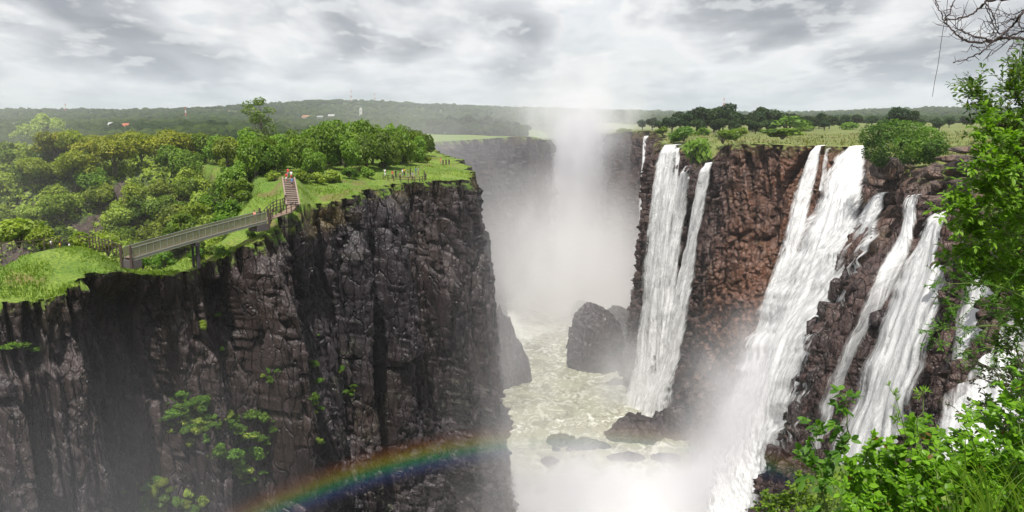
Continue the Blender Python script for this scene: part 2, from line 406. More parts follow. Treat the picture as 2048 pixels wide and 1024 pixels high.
# ------------------------------------------------------------------ right cliff with the falls
RC = [rb(P(1185, 250, 900), base=(92, 900), inl=(900, 2200)), rb(P(1192, 257, 650), base=(68, 650), inl=(1000, 1900)),
      rb(P(1207, 267, 520), base=(57, 516), inl=(1100, 1700)), rb(P(1250, 264, 500), base=(66, 486), inl=(1200, 1500)),
      rb(P(1305, 262, 468), base=(70, 450), inl=(1300, 1350)), rb([76, 405, -11.5], base=(64, 398), inl=(1400, 1200)),
      rb(P(1325, 285, 322), base=(47, 322), inl=(1500, 1100)), rb(P(1347, 289, 300), base=(47, 299), inl=(1500, 1000)),
      rb(P(1388, 301, 284), base=(51, 279), inl=(1600, 900)), rb(P(1425, 318, 268), base=(57, 259), inl=(1600, 850)),
      rb(P(1450, 292, 262), base=(60, 250), inl=(1600, 800)), rb(P(1500, 288, 257), base=(63, 240), inl=(1700, 750)),
      rb(P(1560, 290, 252), base=(65, 228), inl=(1700, 700)), rb(P(1640, 292, 244), base=(65, 217), inl=(1800, 620)),
      rb(P(1690, 294, 238), base=(65, 209), inl=(1800, 560)), rb(P(1735, 300, 228), base=(65, 200), inl=(1800, 500)),
      rb(P(1790, 328, 200), base=(58, 182), inl=(1800, 430)), rb(P(1840, 334, 180), base=(52, 162), inl=(1800, 360)),
      rb(P(1905, 347, 158), base=(46, 142), inl=(1800, 300)), rb(P(1985, 396, 126), base=(38, 118), inl=(1700, 200)),
      rb(P(2085, 436, 100), base=(28, 92), inl=(1600, 100)), rb(P(2300, 470, 70), base=(22, 60), inl=(1500, -50)),
      rb([42, 36, -9], base=(15, 33), inl=(1200, -300))]
def top_right(x, y, zr, dist, par):
    z = zr + (-9.9 - zr) * sstep(dist, 0, 14)
    F1, F2, R, R2, R3, DU, DV = vor(x / 3.5, y / 5.0, 77)
    blk = ((R - .4) * 1.6 + (R2 - .5) * DU * 1.5 - (1 - sstep(F2 - F1, 0, .15)) * .5)
    z = z + blk * np.exp(-dist / 9) * sstep(dist, 0, 1.5) * (.5 + sstep(par, 15, 17) * .9)
    return z + fbm(x * .05, y * .05, 0, 3, 12) * .5 * sstep(dist, 3, 20)
def bul_right(par, dep, b):
    # the stepped rib between the great fall and the two nearer ones, and the second rib
    r = 7.0 * np.exp(-((par - 16.75) / .38) ** 2) * sstep(dep, 6, 22) * (1 - .3 * sstep(dep, 60, 100))
    r = r + 6.0 * np.exp(-((par - 18.25) / .30) ** 2) * sstep(dep, 10, 22)
    r = r - 5.0 * np.exp(-((par - 17.5) / .33) ** 2) * sstep(dep, 3, 12)
    r = r + 3.0 * np.exp(-((par - 11.6) / .8) ** 2) * sstep(dep, 25, 60)
    r = r - 2.5 * np.exp(-((par - 14.6) / .8) ** 2) * sstep(dep, 5, 30)
    r = r + 5.0 * np.exp(-((par - 10.6) / .6) ** 2) * sstep(dep, 75, 98)
    r = r - 3.0 * np.exp(-((par - 8.3) / .9) ** 2) * sstep(dep, 4, 20)
    return r
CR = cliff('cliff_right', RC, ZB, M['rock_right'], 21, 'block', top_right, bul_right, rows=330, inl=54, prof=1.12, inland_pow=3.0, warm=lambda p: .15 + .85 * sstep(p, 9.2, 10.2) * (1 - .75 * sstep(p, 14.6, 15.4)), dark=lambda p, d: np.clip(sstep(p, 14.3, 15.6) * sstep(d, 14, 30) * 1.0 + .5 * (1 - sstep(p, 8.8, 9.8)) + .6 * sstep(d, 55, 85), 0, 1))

# ------------------------------------------------------------------ distant land
def ground_z(x, y):
    d = np.hypot(x, y)
    a = x / np.maximum(y, 1)                      # bearing
    ridge = 44 * np.exp(-((a + .22) / .17) ** 2) + 18 * np.exp(-((a - .02) / .2) ** 2) + 12 * np.exp(-((a + .62) / .25) ** 2) + 20 * np.exp(-((a - .55) / .16) ** 2) + 8
    z = -14.5 + ridge * sstep(d, 1400, 3600) + fbm(x * .0016, y * .0016, 0, 4, 31) * 9 * sstep(d, 900, 2500)
    return z
ys = np.concatenate([np.linspace(-400, 560, 40), np.geomspace(580, 9000, 150)])
xs = np.sinh(np.linspace(-4.2, 4.2, 220)) / np.sinh(4.2) * 9000
X, Y = np.meshgrid(xs, ys, indexing='ij')
Z = ground_z(X, Y)
# the chasm: keep the sheet below the river where the gorge runs
rimL = CL['rim'][:, :2]; rimR = CR['rim'][:, :2]
def chasm(X, Y):
    """1 inside the gorge, 0 on the plateau"""
    o = np.argsort(rimL[:, 1]); lx = np.interp(Y, rimL[o, 1], np.minimum(rimL[o, 0], 200))
    o = np.argsort(rimR[:, 1]); rx = np.interp(Y, rimR[o, 1], rimR[o, 0])
    g = sstep(X, lx - 70, lx - 40) * (1 - sstep(X, rx + 30, rx + 60)) * (1 - sstep(Y, 880, 930))
    near = (Y < 330) * sstep(X, -420, -330) * (1 - sstep(X, rx + 30, rx + 60))
    return np.maximum(g, near)
Z = np.where(chasm(X, Y) > .02, Z - 130 * chasm(X, Y), Z)
m, t = newmat('far_ground')
pos = t.n('ShaderNodeNewGeometry').outputs['Position']
a = t.noise(t.map(pos, (.012, .012, .012)), 1, 8, .65); b = t.noise(t.map(pos, (.12, .12, .12)), 1, 5, .7)
c = t.mix(t.rng(a, .4, .6), (.035, .062, .016), (.07, .10, .028))
c = t.mix(t.rng(b, .35, .7), c, (.02, .038, .01))
t.out(t.n('ShaderNodeBsdfPrincipled', {'Base Color': c, 'Roughness': .95, 'Specular IOR Level': .1}).outputs[0])
M['far_ground'] = m
tag(obj('ground', npmesh('ground', np.stack([X, Y, Z], -1), gridfaces(*X.shape), [m], smooth=True)), kind='structure')

# wooded slope behind the ridge
xs = np.linspace(-330, -38, 200); ys = np.linspace(128, 345, 170)
X, Y = np.meshgrid(xs, ys, indexing='ij')
def slope_z(x, y):
    s = y + fbm(x * .02, y * .02, 0, 3, 40) * 16 + 10 * sstep(x, -80, -55)
    z = -13.2 - 44 * (1 - sstep(s, 138, 192)) + fbm(x * .08, y * .08, 0, 4, 41) * 1.6
    return z
F1, F2, R, R2, R3, DU, DV = vor(X / 4, Y / 4, 9)
Z = slope_z(X, Y) + (R - .5) * 2.5 * (1 - sstep(Y, 165, 195))
me = npmesh('hillside', np.stack([X, Y, Z], -1), gridfaces(*X.shape), [], attrs={'dep': np.full(X.size, -1.0) + 0 * X.ravel(), 'crack': 0 * X, 'rnd': R})
m, t = newmat('hillside_soil')
g = t.n('ShaderNodeNewGeometry'); pos = g.outputs['Position']; nz = t.n('ShaderNodeSeparateXYZ', {0: g.outputs['True Normal']}).outputs[2]
a = t.noise(t.map(pos, (.1, .1, .1)), 1, 6, .65); b = t.noise(t.map(pos, (1.5, 1.5, .6)), 1, 5, .7)
rock = t.mix(t.rng(b, .3, .7), (.03, .022, .022), (.12, .085, .07)); veg = t.mix(t.rng(b, .3, .7), (.025, .05, .01), (.08, .12, .02))
c = t.mix(t.rng(t.m('ADD', nz, t.m('MULTIPLY', t.m('SUBTRACT', a, .5), 1.2)), .62, .85), rock, veg)
t.out(t.n('ShaderNodeBsdfPrincipled', {'Base Color': c, 'Roughness': .9, 'Normal': t.n('ShaderNodeBump', {'Height': b, 'Strength': .9, 'Distance': .6}).outputs[0]}).outputs[0])
me.materials.append(m)
tag(obj('hillside', me), kind='structure')

# ------------------------------------------------------------------ river
WZ = -109.0
ys = np.geomspace(120, 900, 560); xs = np.linspace(-60, 110, 260)
X, Y = np.meshgrid(xs, ys, indexing='ij')
amp = .55 + .6 * np.exp(-((Y - 420) / 110) ** 2) + .6 * np.exp(-((Y - 235) / 40) ** 2)
Z = WZ + amp * (fbm(X * .12, Y * .07, 0, 5, 61, .6) + .35 * (1 - 2 * np.abs(fbm(X * .3, Y * .12, 0, 4, 62, .6))))
m, t = newmat('river_water')
pos = t.n('ShaderNodeNewGeometry').outputs['Position']
mp = t.map(pos, (.11, .085, .11))
w1 = t.noise(t.map(pos, (.075, .055, .1)), 1, 7, .6, 2.0); w2 = t.noise(t.map(pos, (.16, .13, .3)), 1, 6, .62, 2.2)
foamy = t.attr('foam')
rg = t.m('ABSOLUTE', t.m('SUBTRACT', w1, .5))
vein = t.m('SUBTRACT', 1.0, t.rng(rg, .0, .035))
br = t.rng(w2, .53, .62)
fo = t.m('ADD', t.m('MULTIPLY', t.m('ADD', t.m('ADD', t.m('MULTIPLY', vein, .28), t.m('MULTIPLY', br, .9)), t.m('MULTIPLY', t.rng(t.noise(t.map(pos, (.55, .45, 1)), 1, 5, .65, .8), .54, .66), .7)), foamy), t.rng(foamy, .85, 1.2), clamp=True)
wc = t.mix(t.rng(w1, .35, .65), (.18, .175, .105), (.31, .305, .205))
c = t.mix(fo, wc, (.80, .80, .73))
hh = t.m('ADD', w2, t.m('MULTIPLY', t.noise(t.map(pos, (.8, .4, 1)), 1, 4, .6), .4))
t.out(t.n('ShaderNodeBsdfPrincipled', {'Base Color': c, 'Roughness': t.n('ShaderNodeMapRange', {0: fo, 3: .22, 4: .8}).outputs[0], 'Normal': t.n('ShaderNodeBump', {'Height': hh, 'Strength': .6, 'Distance': .6}).outputs[0]}).outputs[0])
M['river'] = m
foam = .26 + .85 * np.exp(-((Y - 405) / 70) ** 2) * (.75 + .5 * fbm(X * .05, Y * .03, 0, 3, 66)) + .3 * np.exp(-((X - 46) / 8) ** 2) + 1.0 * (1 - sstep(Y, 205, 245)) + .35 * sstep(Y, 470, 520) + .5 * np.exp(-((Y - 268 - X * .25 + 6 * fbm(X * .08, 0, 0, 3, 67)) / 5) ** 2)
tag(obj('river', npmesh('river', np.stack([X, Y, Z], -1), gridfaces(*X.shape), [m], smooth=True, attrs={'foam': foam})), kind='structure')

# ------------------------------------------------------------------ sky, sun, camera
w = bpy.data.worlds.new('World'); sc.world = w; w.use_nodes = True
class WT(NT):
    def __init__(s, w): s.t = w.node_tree; s.t.nodes.clear(); s.L = s.t.links
t = WT(w)
SUN_EL, SUN_AZ = math.radians(64), math.radians(188)    # behind the camera, a little to its left
d = t.n('ShaderNodeTexCoord').outputs['Generated']
sx, sy, sz = [t.n('ShaderNodeSeparateXYZ', {0: d}).outputs[i] for i in range(3)]
zz = t.m('MAXIMUM', sz, 0.0)
den = t.m('ADD', zz, .20)
px_ = t.m('DIVIDE', sx, den); py_ = t.m('DIVIDE', sy, den)
def cv(ox=0, oy=0, oz=0): return t.n('ShaderNodeCombineXYZ', {0: t.m('ADD', px_, ox), 1: t.m('ADD', py_, oy), 2: oz}).outputs[0]
v = cv()
n1 = t.noise(t.map(v, (1.9, 1.15, 1), (1.3, 4.2, .5)), 1, 9, .5, .25)
n2 = t.noise(t.map(v, (1.9, 1.15, 1), (1.3, 4.32, .54)), 1, 9, .5, .25)     # same field a step towards the sun: relief
n3 = t.noise(t.map(v, (1.3, .9, 1), (5.3, .2, 2)), 1, 5, .5, .2)
rel = t.m('MULTIPLY', t.m('SUBTRACT', n1, n2), 2.6)
dens = t.m('ADD', t.m('MULTIPLY', n1, .62), t.m('MULTIPLY', n3, .38))
br = t.m('ADD', t.m('SUBTRACT', 1.0, t.rng(dens, .42, .585)), rel)
cl = t.ramp(br, [(0, (.31, .335, .375)), (.35, (.44, .46, .495)), (.65, (.58, .60, .63)), (1, (.80, .80, .81))])
n4 = t.noise(t.map(v, (4.6, 3.0, 1), (2.1, .7, 3)), 1, 10, .55, .15)
n5 = t.noise(t.map(v, (4.6, 3.0, 1), (2.1, .98, 3)), 1, 10, .55, .15)
pf = t.m('MULTIPLY', t.rng(n4, .50, .60), t.rng(t.m('SUBTRACT', n4, n5), -.06, .10))
cl = t.mix(t.m('MULTIPLY', pf, .36), cl, (.93, .93, .92))
sky = t.n('ShaderNodeTexSky', sky_type='NISHITA', sun_disc=False, sun_elevation=SUN_EL, sun_rotation=SUN_AZ)
skc = t.n('ShaderNodeVectorMath', {0: sky.outputs[0], 3: .11}, operation='SCALE').outputs[0]
cover = t.rng(dens, .36, .43)
cover = t.m('MAXIMUM', cover, .82)
hz = t.m('SUBTRACT', 1.0, t.rng(sz, -.01, .10))
cc = t.mix(cover, skc, cl)
cc = t.mix(t.m('MULTIPLY', hz, .55), cc, (.60, .66, .73))
gl = t.rng(sz, -.06, -.01)
cc = t.mix(t.m('SUBTRACT', 1.0, gl), cc, (.2, .22, .2))
bg = t.n('ShaderNodeBackground', {0: cc, 1: 1.0})
o = t.n('ShaderNodeOutputWorld', {0: bg.outputs[0]})
w.cycles.sampling_method = 'MANUAL'; w.cycles.sample_map_resolution = 512
sun = bpy.data.lights.new('sun', 'SUN'); sun.energy = 5.0; sun.angle = math.radians(1.0); sun.color = (1, .965, .91)
so = bpy.data.objects.new('sun', sun); link(so)
sd = Vector((-math.sin(math.radians(8)) * math.cos(SUN_EL), -math.cos(math.radians(8)) * math.cos(SUN_EL), math.sin(SUN_EL)))
so.rotation_euler = sd.to_track_quat('Z', 'Y').to_euler(); so.location = (0, 0, 60)
cam = bpy.data.cameras.new('camera'); cam.lens = 36 * F / 2048; cam.sensor_width = 36; cam.clip_start = .05; cam.clip_end = 30000
co = bpy.data.objects.new('camera', cam); link(co); co.rotation_euler = (math.radians(90) - TH, 0, 0)
sc.camera = co
sc.view_settings.view_transform = 'Standard'; sc.view_settings.look = 'None'; sc.view_settings.gamma = 1; sc.view_settings.exposure = .2
cy = sc.cycles
cy.use_denoising = True; cy.denoiser = 'OPENIMAGEDENOISE'; cy.use_adaptive_sampling = True; cy.adaptive_threshold = .02
cy.max_bounces = 6; cy.diffuse_bounces = 3; cy.glossy_bounces = 2; cy.transmission_bounces = 4; cy.transparent_max_bounces = 24; cy.volume_bounces = 5; cy.volume_max_steps = 256
cy.sample_clamp_indirect = 4; cy.caustics_reflective = False; cy.caustics_refractive = False
# ------------------------------------------------------------------ falls
def lookup(C, x, y, lo, hi, surf=None):
    """(column, row) on the cliff's smooth face nearest to bearing (x, y), on the columns with par in [lo, hi]"""
    ii = np.where((C['par'] >= lo) & (C['par'] <= hi))[0]
    pr = C['pr'][ii]
    d = (pr[..., 0] - x) ** 2 + (pr[..., 1] - y) ** 2
    k = np.unravel_index(np.argmin(d), d.shape)
    return float(ii[k[0]]), float(k[1])
def samp(A, i, j):
    n, m = A.shape[:2]
    i = np.clip(i, 0, n - 1.001); j = np.clip(j, 0, m - 1.001)
    i0 = i.astype(int); j0 = j.astype(int); a = (i - i0)[..., None]; b = (j - j0)[..., None]
    return (A[i0, j0] * (1 - a) * (1 - b) + A[i0 + 1, j0] * a * (1 - b) + A[i0, j0 + 1] * (1 - a) * b + A[i0 + 1, j0 + 1] * a * b)
# running median of the real face, so that the water rides over its blocks
def smooth_face(C, k=9):
    V = C['V'][:, C['inl']:]
    A = V.copy()
    for ax, kk in ((0, k), (1, k)):
        pad = [(0, 0)] * 3; pad[ax] = (kk, kk)
        Q = np.pad(A, pad, mode='edge'); cs = np.cumsum(Q, axis=ax)
        n = A.shape[ax]; sl = lambda a, b: tuple(slice(a, b) if q == ax else slice(None) for q in range(3))
        A = (cs[sl(2 * kk, 2 * kk + n)] - cs[sl(0, n)]) / (2 * kk)
    return A
FACE = smooth_face(CR)
CR['pr'] = proj(FACE)

def water_mat(name, dens=.5, spray=0.0):
    m, t = newmat(name)
    u = t.attr('fu'); v = t.attr('fv'); wd = t.attr('fw'); sdn = t.attr('fs')
    um = t.m('MULTIPLY', u, wd)                                   # metres across
    ve = t.n('ShaderNodeCombineXYZ', {0: t.m('MULTIPLY', um, .42), 1: t.m('MULTIPLY', v, .045), 2: sdn}).outputs[0]
    vf = t.n('ShaderNodeCombineXYZ', {0: t.m('MULTIPLY', um, 1.5), 1: t.m('MULTIPLY', v, .2), 2: sdn}).outputs[0]
    vp = t.n('ShaderNodeCombineXYZ', {0: t.m('MULTIPLY', um, .42), 1: t.m('MULTIPLY', v, .26), 2: sdn}).outputs[0]
    s1 = t.noise(ve, 1, 5, .6, .5); s2 = t.noise(vf, 1, 6, .7, .3); s3 = t.noise(vp, 1, 7, .68, 1.0)
    edge = t.m('MULTIPLY', t.m('MULTIPLY', u, t.m('SUBTRACT', 1.0, u)), 4.0)
    a = t.m('ADD', t.m('MULTIPLY', t.m('SUBTRACT', s1, .5), 1.7), t.m('MULTIPLY', t.m('SUBTRACT', s2, .5), 1.1))
    a = t.m('ADD', a, t.m('MULTIPLY', t.m('SUBTRACT', s3, .5), 1.7))
    a = t.m('ADD', a, t.m('MULTIPLY', t.m('SUBTRACT', t.m('POWER', edge, .55), .62), 1.6))
    a = t.m('ADD', a, t.m('ADD', t.attr('fd'), dens - .5))
    a = t.m('POWER', t.rng(a, -.12, .95), .9)
    a = t.m('MULTIPLY', a, t.rng(t.m('ADD', edge, t.m('MULTIPLY', t.m('SUBTRACT', s2, .5), .9)), .0, .55))
    colr = t.mix(t.rng(s3, .3, .7), (.88, .88, .88), (.97, .97, .965))
    hh = t.m('ADD', t.m('ADD', t.m('MULTIPLY', s1, 1.2), t.m('MULTIPLY', s2, .3)), t.m('MULTIPLY', s3, 2.2))
    bp = t.n('ShaderNodeBump', {'Height': hh, 'Strength': .3, 'Distance': .5}).outputs[0]
    df = t.n('ShaderNodeBsdfDiffuse', {'Color': colr, 'Normal': bp}).outputs[0]
    tl = t.n('ShaderNodeBsdfTranslucent', {'Color': colr}).outputs[0]
    b = t.n('ShaderNodeMixShader', {0: .3, 1: df, 2: tl}).outputs[0]
    tr = t.n('ShaderNodeBsdfTransparent').outputs[0]
    t.out(t.n('ShaderNodeMixShader', {0: a, 1: tr, 2: b}).outputs[0])
    return m
M['fall'] = water_mat('falling_water', .98)
M['veil'] = water_mat('thin_falling_water', .46)

OUT = np.array([-.74, -.67, 0.0])
def front(x, y, lo, hi, C=CR):
    """distance of the frontmost real rock near a bearing"""
    ii = np.where((C['par'] >= lo) & (C['par'] <= hi))[0]; pr = C['pr'][ii]; Vf = C['face'][ii]
    d = (pr[..., 0] - x) ** 2 + (pr[..., 1] - y) ** 2
    k = d < max(9.0 ** 2, d.min() * 1.3 + 4)
    return float(np.percentile(Vf[..., 1][k], 5))
CR['face'] = FACE
def fall(label, rows, lo, hi, group=None, layers=((1.2, 0.0, 'fall'), (2.6, -.28, 'veil')), nu=44, nv=240, lip=4.0, sd=0, dens=None, wob=.3, C=CR, push=0.0):
    root = empty('waterfall', tuple(P(rows[0][0], rows[0][2], front((rows[0][0] + rows[0][1]) / 2, rows[0][2], lo, hi))))
    o0 = np.array(root.location)
    n = len(rows); deg = min(3, n - 1)
    k = np.arange(n); YL = []; YR = []
    for a, b, y in rows: YL.append(front(a, y, lo, hi)); YR.append(front(b, y, lo, hi))
    YL = np.polyval(np.polyfit(k, YL, deg), np.linspace(0, n - 1, nv)); YR = np.polyval(np.polyfit(k, YR, deg), np.linspace(0, n - 1, nv))
    rawL = np.array([front(a, y, lo, hi) for a, b, y in rows]); rawR = np.array([front(b, y, lo, hi) for a, b, y in rows]); fk = np.linspace(0, n - 1, nv)
    YL -= .8 * max(0, (np.interp(k, fk, YL) - rawL).max()); YR -= .8 * max(0, (np.interp(k, fk, YR) - rawR).max())
    YL -= push; YR -= push
    c, p = catmull(np.array(rows, float), 24); tt = np.linspace(0, n - 1, nv); X1, X2, Y1 = [np.interp(tt, p, c[:, q]) for q in range(3)]
    u = np.linspace(0, 1, nu)
    for kk, (off, dd, mt) in enumerate(layers):
        sp = 1.2 + .16 * kk; uu = .5 + (u - .5) * sp
        px = X1[:, None] * (1 - uu) + X2[:, None] * uu; py = np.repeat(Y1[:, None], nu, 1); yy_ = YL[:, None] * (1 - uu) + YR[:, None] * uu
        rx = (px - 1024) / F; up = (512 - py) / F; dy = CT + up * ST; dz = -ST + up * CT; kq = yy_ / dy
        q = np.stack([rx * kq, yy_, dz * kq], -1)
        fly = np.clip(tt / (n - 1), 0, 1)[:, None]
        wdm = np.linalg.norm(q[:, -1] - q[:, 0], axis=1)
        fv = np.concatenate([[0], np.cumsum(np.linalg.norm(np.diff(q[:, nu // 2], axis=0), axis=1))])
        um = (u[None, :] - .5) * wdm[:, None]
        rip = fbm(um * .45, fv[:, None] * .03, sd + kk * 3.1, 4, 70) * 1.6 + fbm(um * 1.5, fv[:, None] * .10, sd + kk, 3, 71) * wob
        o_ = (off * sstep(fly, 0, .06) + .5 + .8 * fly + rip * sstep(fly, 0, .12)) * (.3 + .7 * (4 * u * (1 - u))[None, :] ** .5)
        q = q + OUT * o_[..., None]
        wid = fbm(fv * .12, sd * 3.3 + kk, 0, 3, 72)[:, None] * .12 * wdm[:, None]
        q[..., 0] += wid * (u - .5)[None, :] * 2
        pre = []
        for a_ in np.linspace(1, .12, 6):
            r = q[0].copy(); r -= OUT * lip * a_; r[:, 2] = q[0, :, 2] + .12 * a_ * lip * .4; pre.append(r)
        q = np.concatenate([np.array(pre), q]); fvv = np.concatenate([-np.linspace(lip, .3, 6), fv]); fw = np.concatenate([np.full(6, wdm[0]), wdm])
        at = {'fu': np.tile(u, (len(q), 1)), 'fv': np.repeat(fvv[:, None], nu, 1), 'fw': np.repeat(fw[:, None], nu, 1), 'fs': np.full((len(q), nu), sd * 7.3 + kk * 11.0), 'fd': np.full((len(q), nu), dd) if dens is None else np.repeat((dd + np.interp(np.concatenate([np.zeros(6), tt]), range(n), dens))[:, None], nu, 1)}
        me = npmesh(mt, q - o0, gridfaces(len(q), nu), [M[mt]], smooth=True, attrs=at)
        obj('water_sheet' if kk == 0 else 'spray_veil', me, root)
    tag(root, label, 'waterfall', group)
    return root

fall('tall white waterfall left of the leafy ledge bush, furthest of the big falls', [(1331, 1352, 290), (1319, 1348, 340), (1306, 1345, 410), (1298, 1338, 500), (1291, 1330, 600), (1282, 1326, 700), (1262, 1335, 790), (1250, 1340, 840)], 5.3, 10.5, sd=1, dens=[.35, .2, .15, .2, .25, .1, -.1, -.8])
fall('narrow white strand dropping just left of the ledge bush', [(1372, 1382, 332), (1352, 1376, 420), (1336, 1362, 520), (1324, 1352, 620), (1310, 1345, 740)], 5.3, 10.5, sd=2, dens=[.1, 0, .1, 0, -.8])
fall('slender strand of water just right of the furthest big fall', [(1353, 1361, 296), (1344, 1362, 370), (1330, 1352, 450), (1322, 1340, 560)], 5.3, 10.5, sd=3, dens=[.1, 0, 0, -.1])
fall('short slim strand under the ledge bush', [(1380, 1390, 350), (1366, 1378, 410), (1348, 1364, 480), (1336, 1352, 560)], 5.3, 10.5, sd=14, dens=[0, .05, 0, -.6], nu=20, nv=120)
fall('white waterfall along the left edge of the bare red-brown rock face', [(1411, 1426, 326), (1398, 1419, 380), (1384, 1404, 450), (1366, 1392, 540), (1342, 1376, 640), (1318, 1362, 730), (1296, 1346, 790), (1280, 1340, 840)], 5.3, 10.9, sd=4, dens=[.3, .3, .3, .3, .2, .1, -.1, -.8])
fall('thin faint ribbon of water on the dark wall beyond the mist', [(1290, 1297, 272), (1288, 1296, 320), (1285, 1294, 380), (1282, 1292, 440)], 2.8, 4.9, sd=5, layers=((1.5, .15, 'veil'),), nu=12, nv=80)
fall('narrow waterfall on the left side of the great fall', [(1632, 1643, 292), (1612, 1636, 345), (1590, 1620, 420), (1568, 1602, 500), (1540, 1585, 580), (1515, 1560, 670), (1492, 1540, 760)], 11, 15.9, sd=6, dens=[.1, .05, .1, .1, .1, .05, -.8])
fall('faint trickle between the narrow fall and the great fall', [(1657, 1666, 296), (1650, 1662, 330), (1642, 1656, 380)], 12, 15.9, sd=7, layers=((1.4, .05, 'veil'),), nu=12, nv=60)
fall('great broad white waterfall, the widest of them all', [(1700, 1729, 293), (1668, 1728, 350), (1636, 1720, 430), (1598, 1702, 510), (1562, 1690, 580), (1524, 1650, 670), (1492, 1620, 760), (1474, 1592, 850), (1455, 1560, 940), (1435, 1530, 1040)], 12.2, 16.6, sd=8, layers=((1.2, .25, 'fall'), (2.8, -.1, 'veil'), (4.4, -.3, 'veil')), nu=80, nv=320, wob=.6, dens=[.4, .3, .3, .3, .25, .3, .3, .3, .3, .3])
fall('broken white cascade right of the great fall, above the stepped dark rib', [(1752, 1774, 386), (1718, 1772, 430), (1690, 1760, 485), (1664, 1738, 545), (1632, 1708, 610)], 14.8, 17.4, sd=9, lip=2.5, push=6.0, dens=[.1, 0, 0, -.05, -.7])
fall('short white fall in the dark cleft between the boulders', [(1821, 1838, 390), (1812, 1836, 440), (1792, 1830, 490), (1760, 1818, 540), (1736, 1806, 600), (1710, 1790, 670), (1676, 1762, 750), (1645, 1730, 840), (1622, 1702, 930), (1600, 1665, 1030), (1570, 1640, 1120)], 16.2, 18.4, sd=10, lip=2, dens=[.05, 0, 0, -.1, -.15, -.15, -.1, -.1, -.1, 0, 0])
fall('sparkling fall behind the twigs, its lip under the flat brown rocks', [(1868, 1889, 426), (1844, 1892, 480), (1810, 1894, 550), (1774, 1886, 620), (1740, 1868, 700), (1712, 1840, 790), (1690, 1820, 880), (1660, 1800, 990), (1640, 1780, 1100)], 16.8, 19.6, sd=11, lip=4, dens=[.25, .05, -.08, -.16, -.2, -.15, -.1, -.05, .0])
fall('white fall half hidden behind the nearest green bushes', [(1960, 2065, 520), (1940, 2065, 600), (1918, 2065, 690), (1900, 2060, 790), (1886, 2050, 890), (1876, 2040, 1000), (1870, 2040, 1100)], 18.6, 20.6, sd=12, lip=3, dens=[.1, .1, .2, .3, .3, .3, .3])

# ------------------------------------------------------------------ rocks
def rock_mesh(name, size, sd, n=64, mat=None, blk=1.0, flat=0.0, cell=.38):
    th = np.linspace(0, 2 * math.pi, n + 1); ph = np.linspace(-math.pi / 2, math.pi / 2, n // 2)
    T, Pp = np.meshgrid(th, ph, indexing='ij')
    e = .62                                                       # squarish block rather than a ball
    c = lambda a: np.sign(np.cos(a)) * np.abs(np.cos(a)) ** e; s = lambda a: np.sign(np.sin(a)) * np.abs(np.sin(a)) ** e
    x, y, z = c(Pp) * c(T), c(Pp) * s(T), s(Pp)
    q = np.stack([x, y, z], -1)
    k = 1 / cell
    d = fbm(x * .9, y * .9, z * .9 + sd, 3, sd) * .34
    # facets cut by random planes
    r_ = np.random.default_rng(sd + 100)
    for _ in range(int(16 * blk)):
        nn = r_.normal(size=3); nn /= np.linalg.norm(nn); lim = r_.uniform(.72, 1.08)
        h = q @ nn; q = q - np.where(h > lim, h - lim, 0)[..., None] * nn
    q = q * (1 + d)[..., None]
    q = q + (fbm(q[..., 0] * k, q[..., 1] * k, q[..., 2] * k, 4, sd + 3) * .09)[..., None] * q
    q = q * np.array(size) / 2
    F1, F2, R, *_ = vor(T * 3, Pp * 3, sd)
    me = npmesh(name, q, gridfaces(*T.shape), [mat], attrs={'dep': np.full(T.size, 9.0), 'crack': 0 * T, 'rnd': R})
    return me
def rock(name, loc, size, sd, label, cat='rock', mat=None, n=64, rz=0.0, group=None, **k):
    o = obj(name, rock_mesh(name, size, sd, n, mat or M['rock_wet'], **k), loc=tuple(loc)); o.rotation_euler = (0, 0, rz)
    return tag(o, label, cat, group)

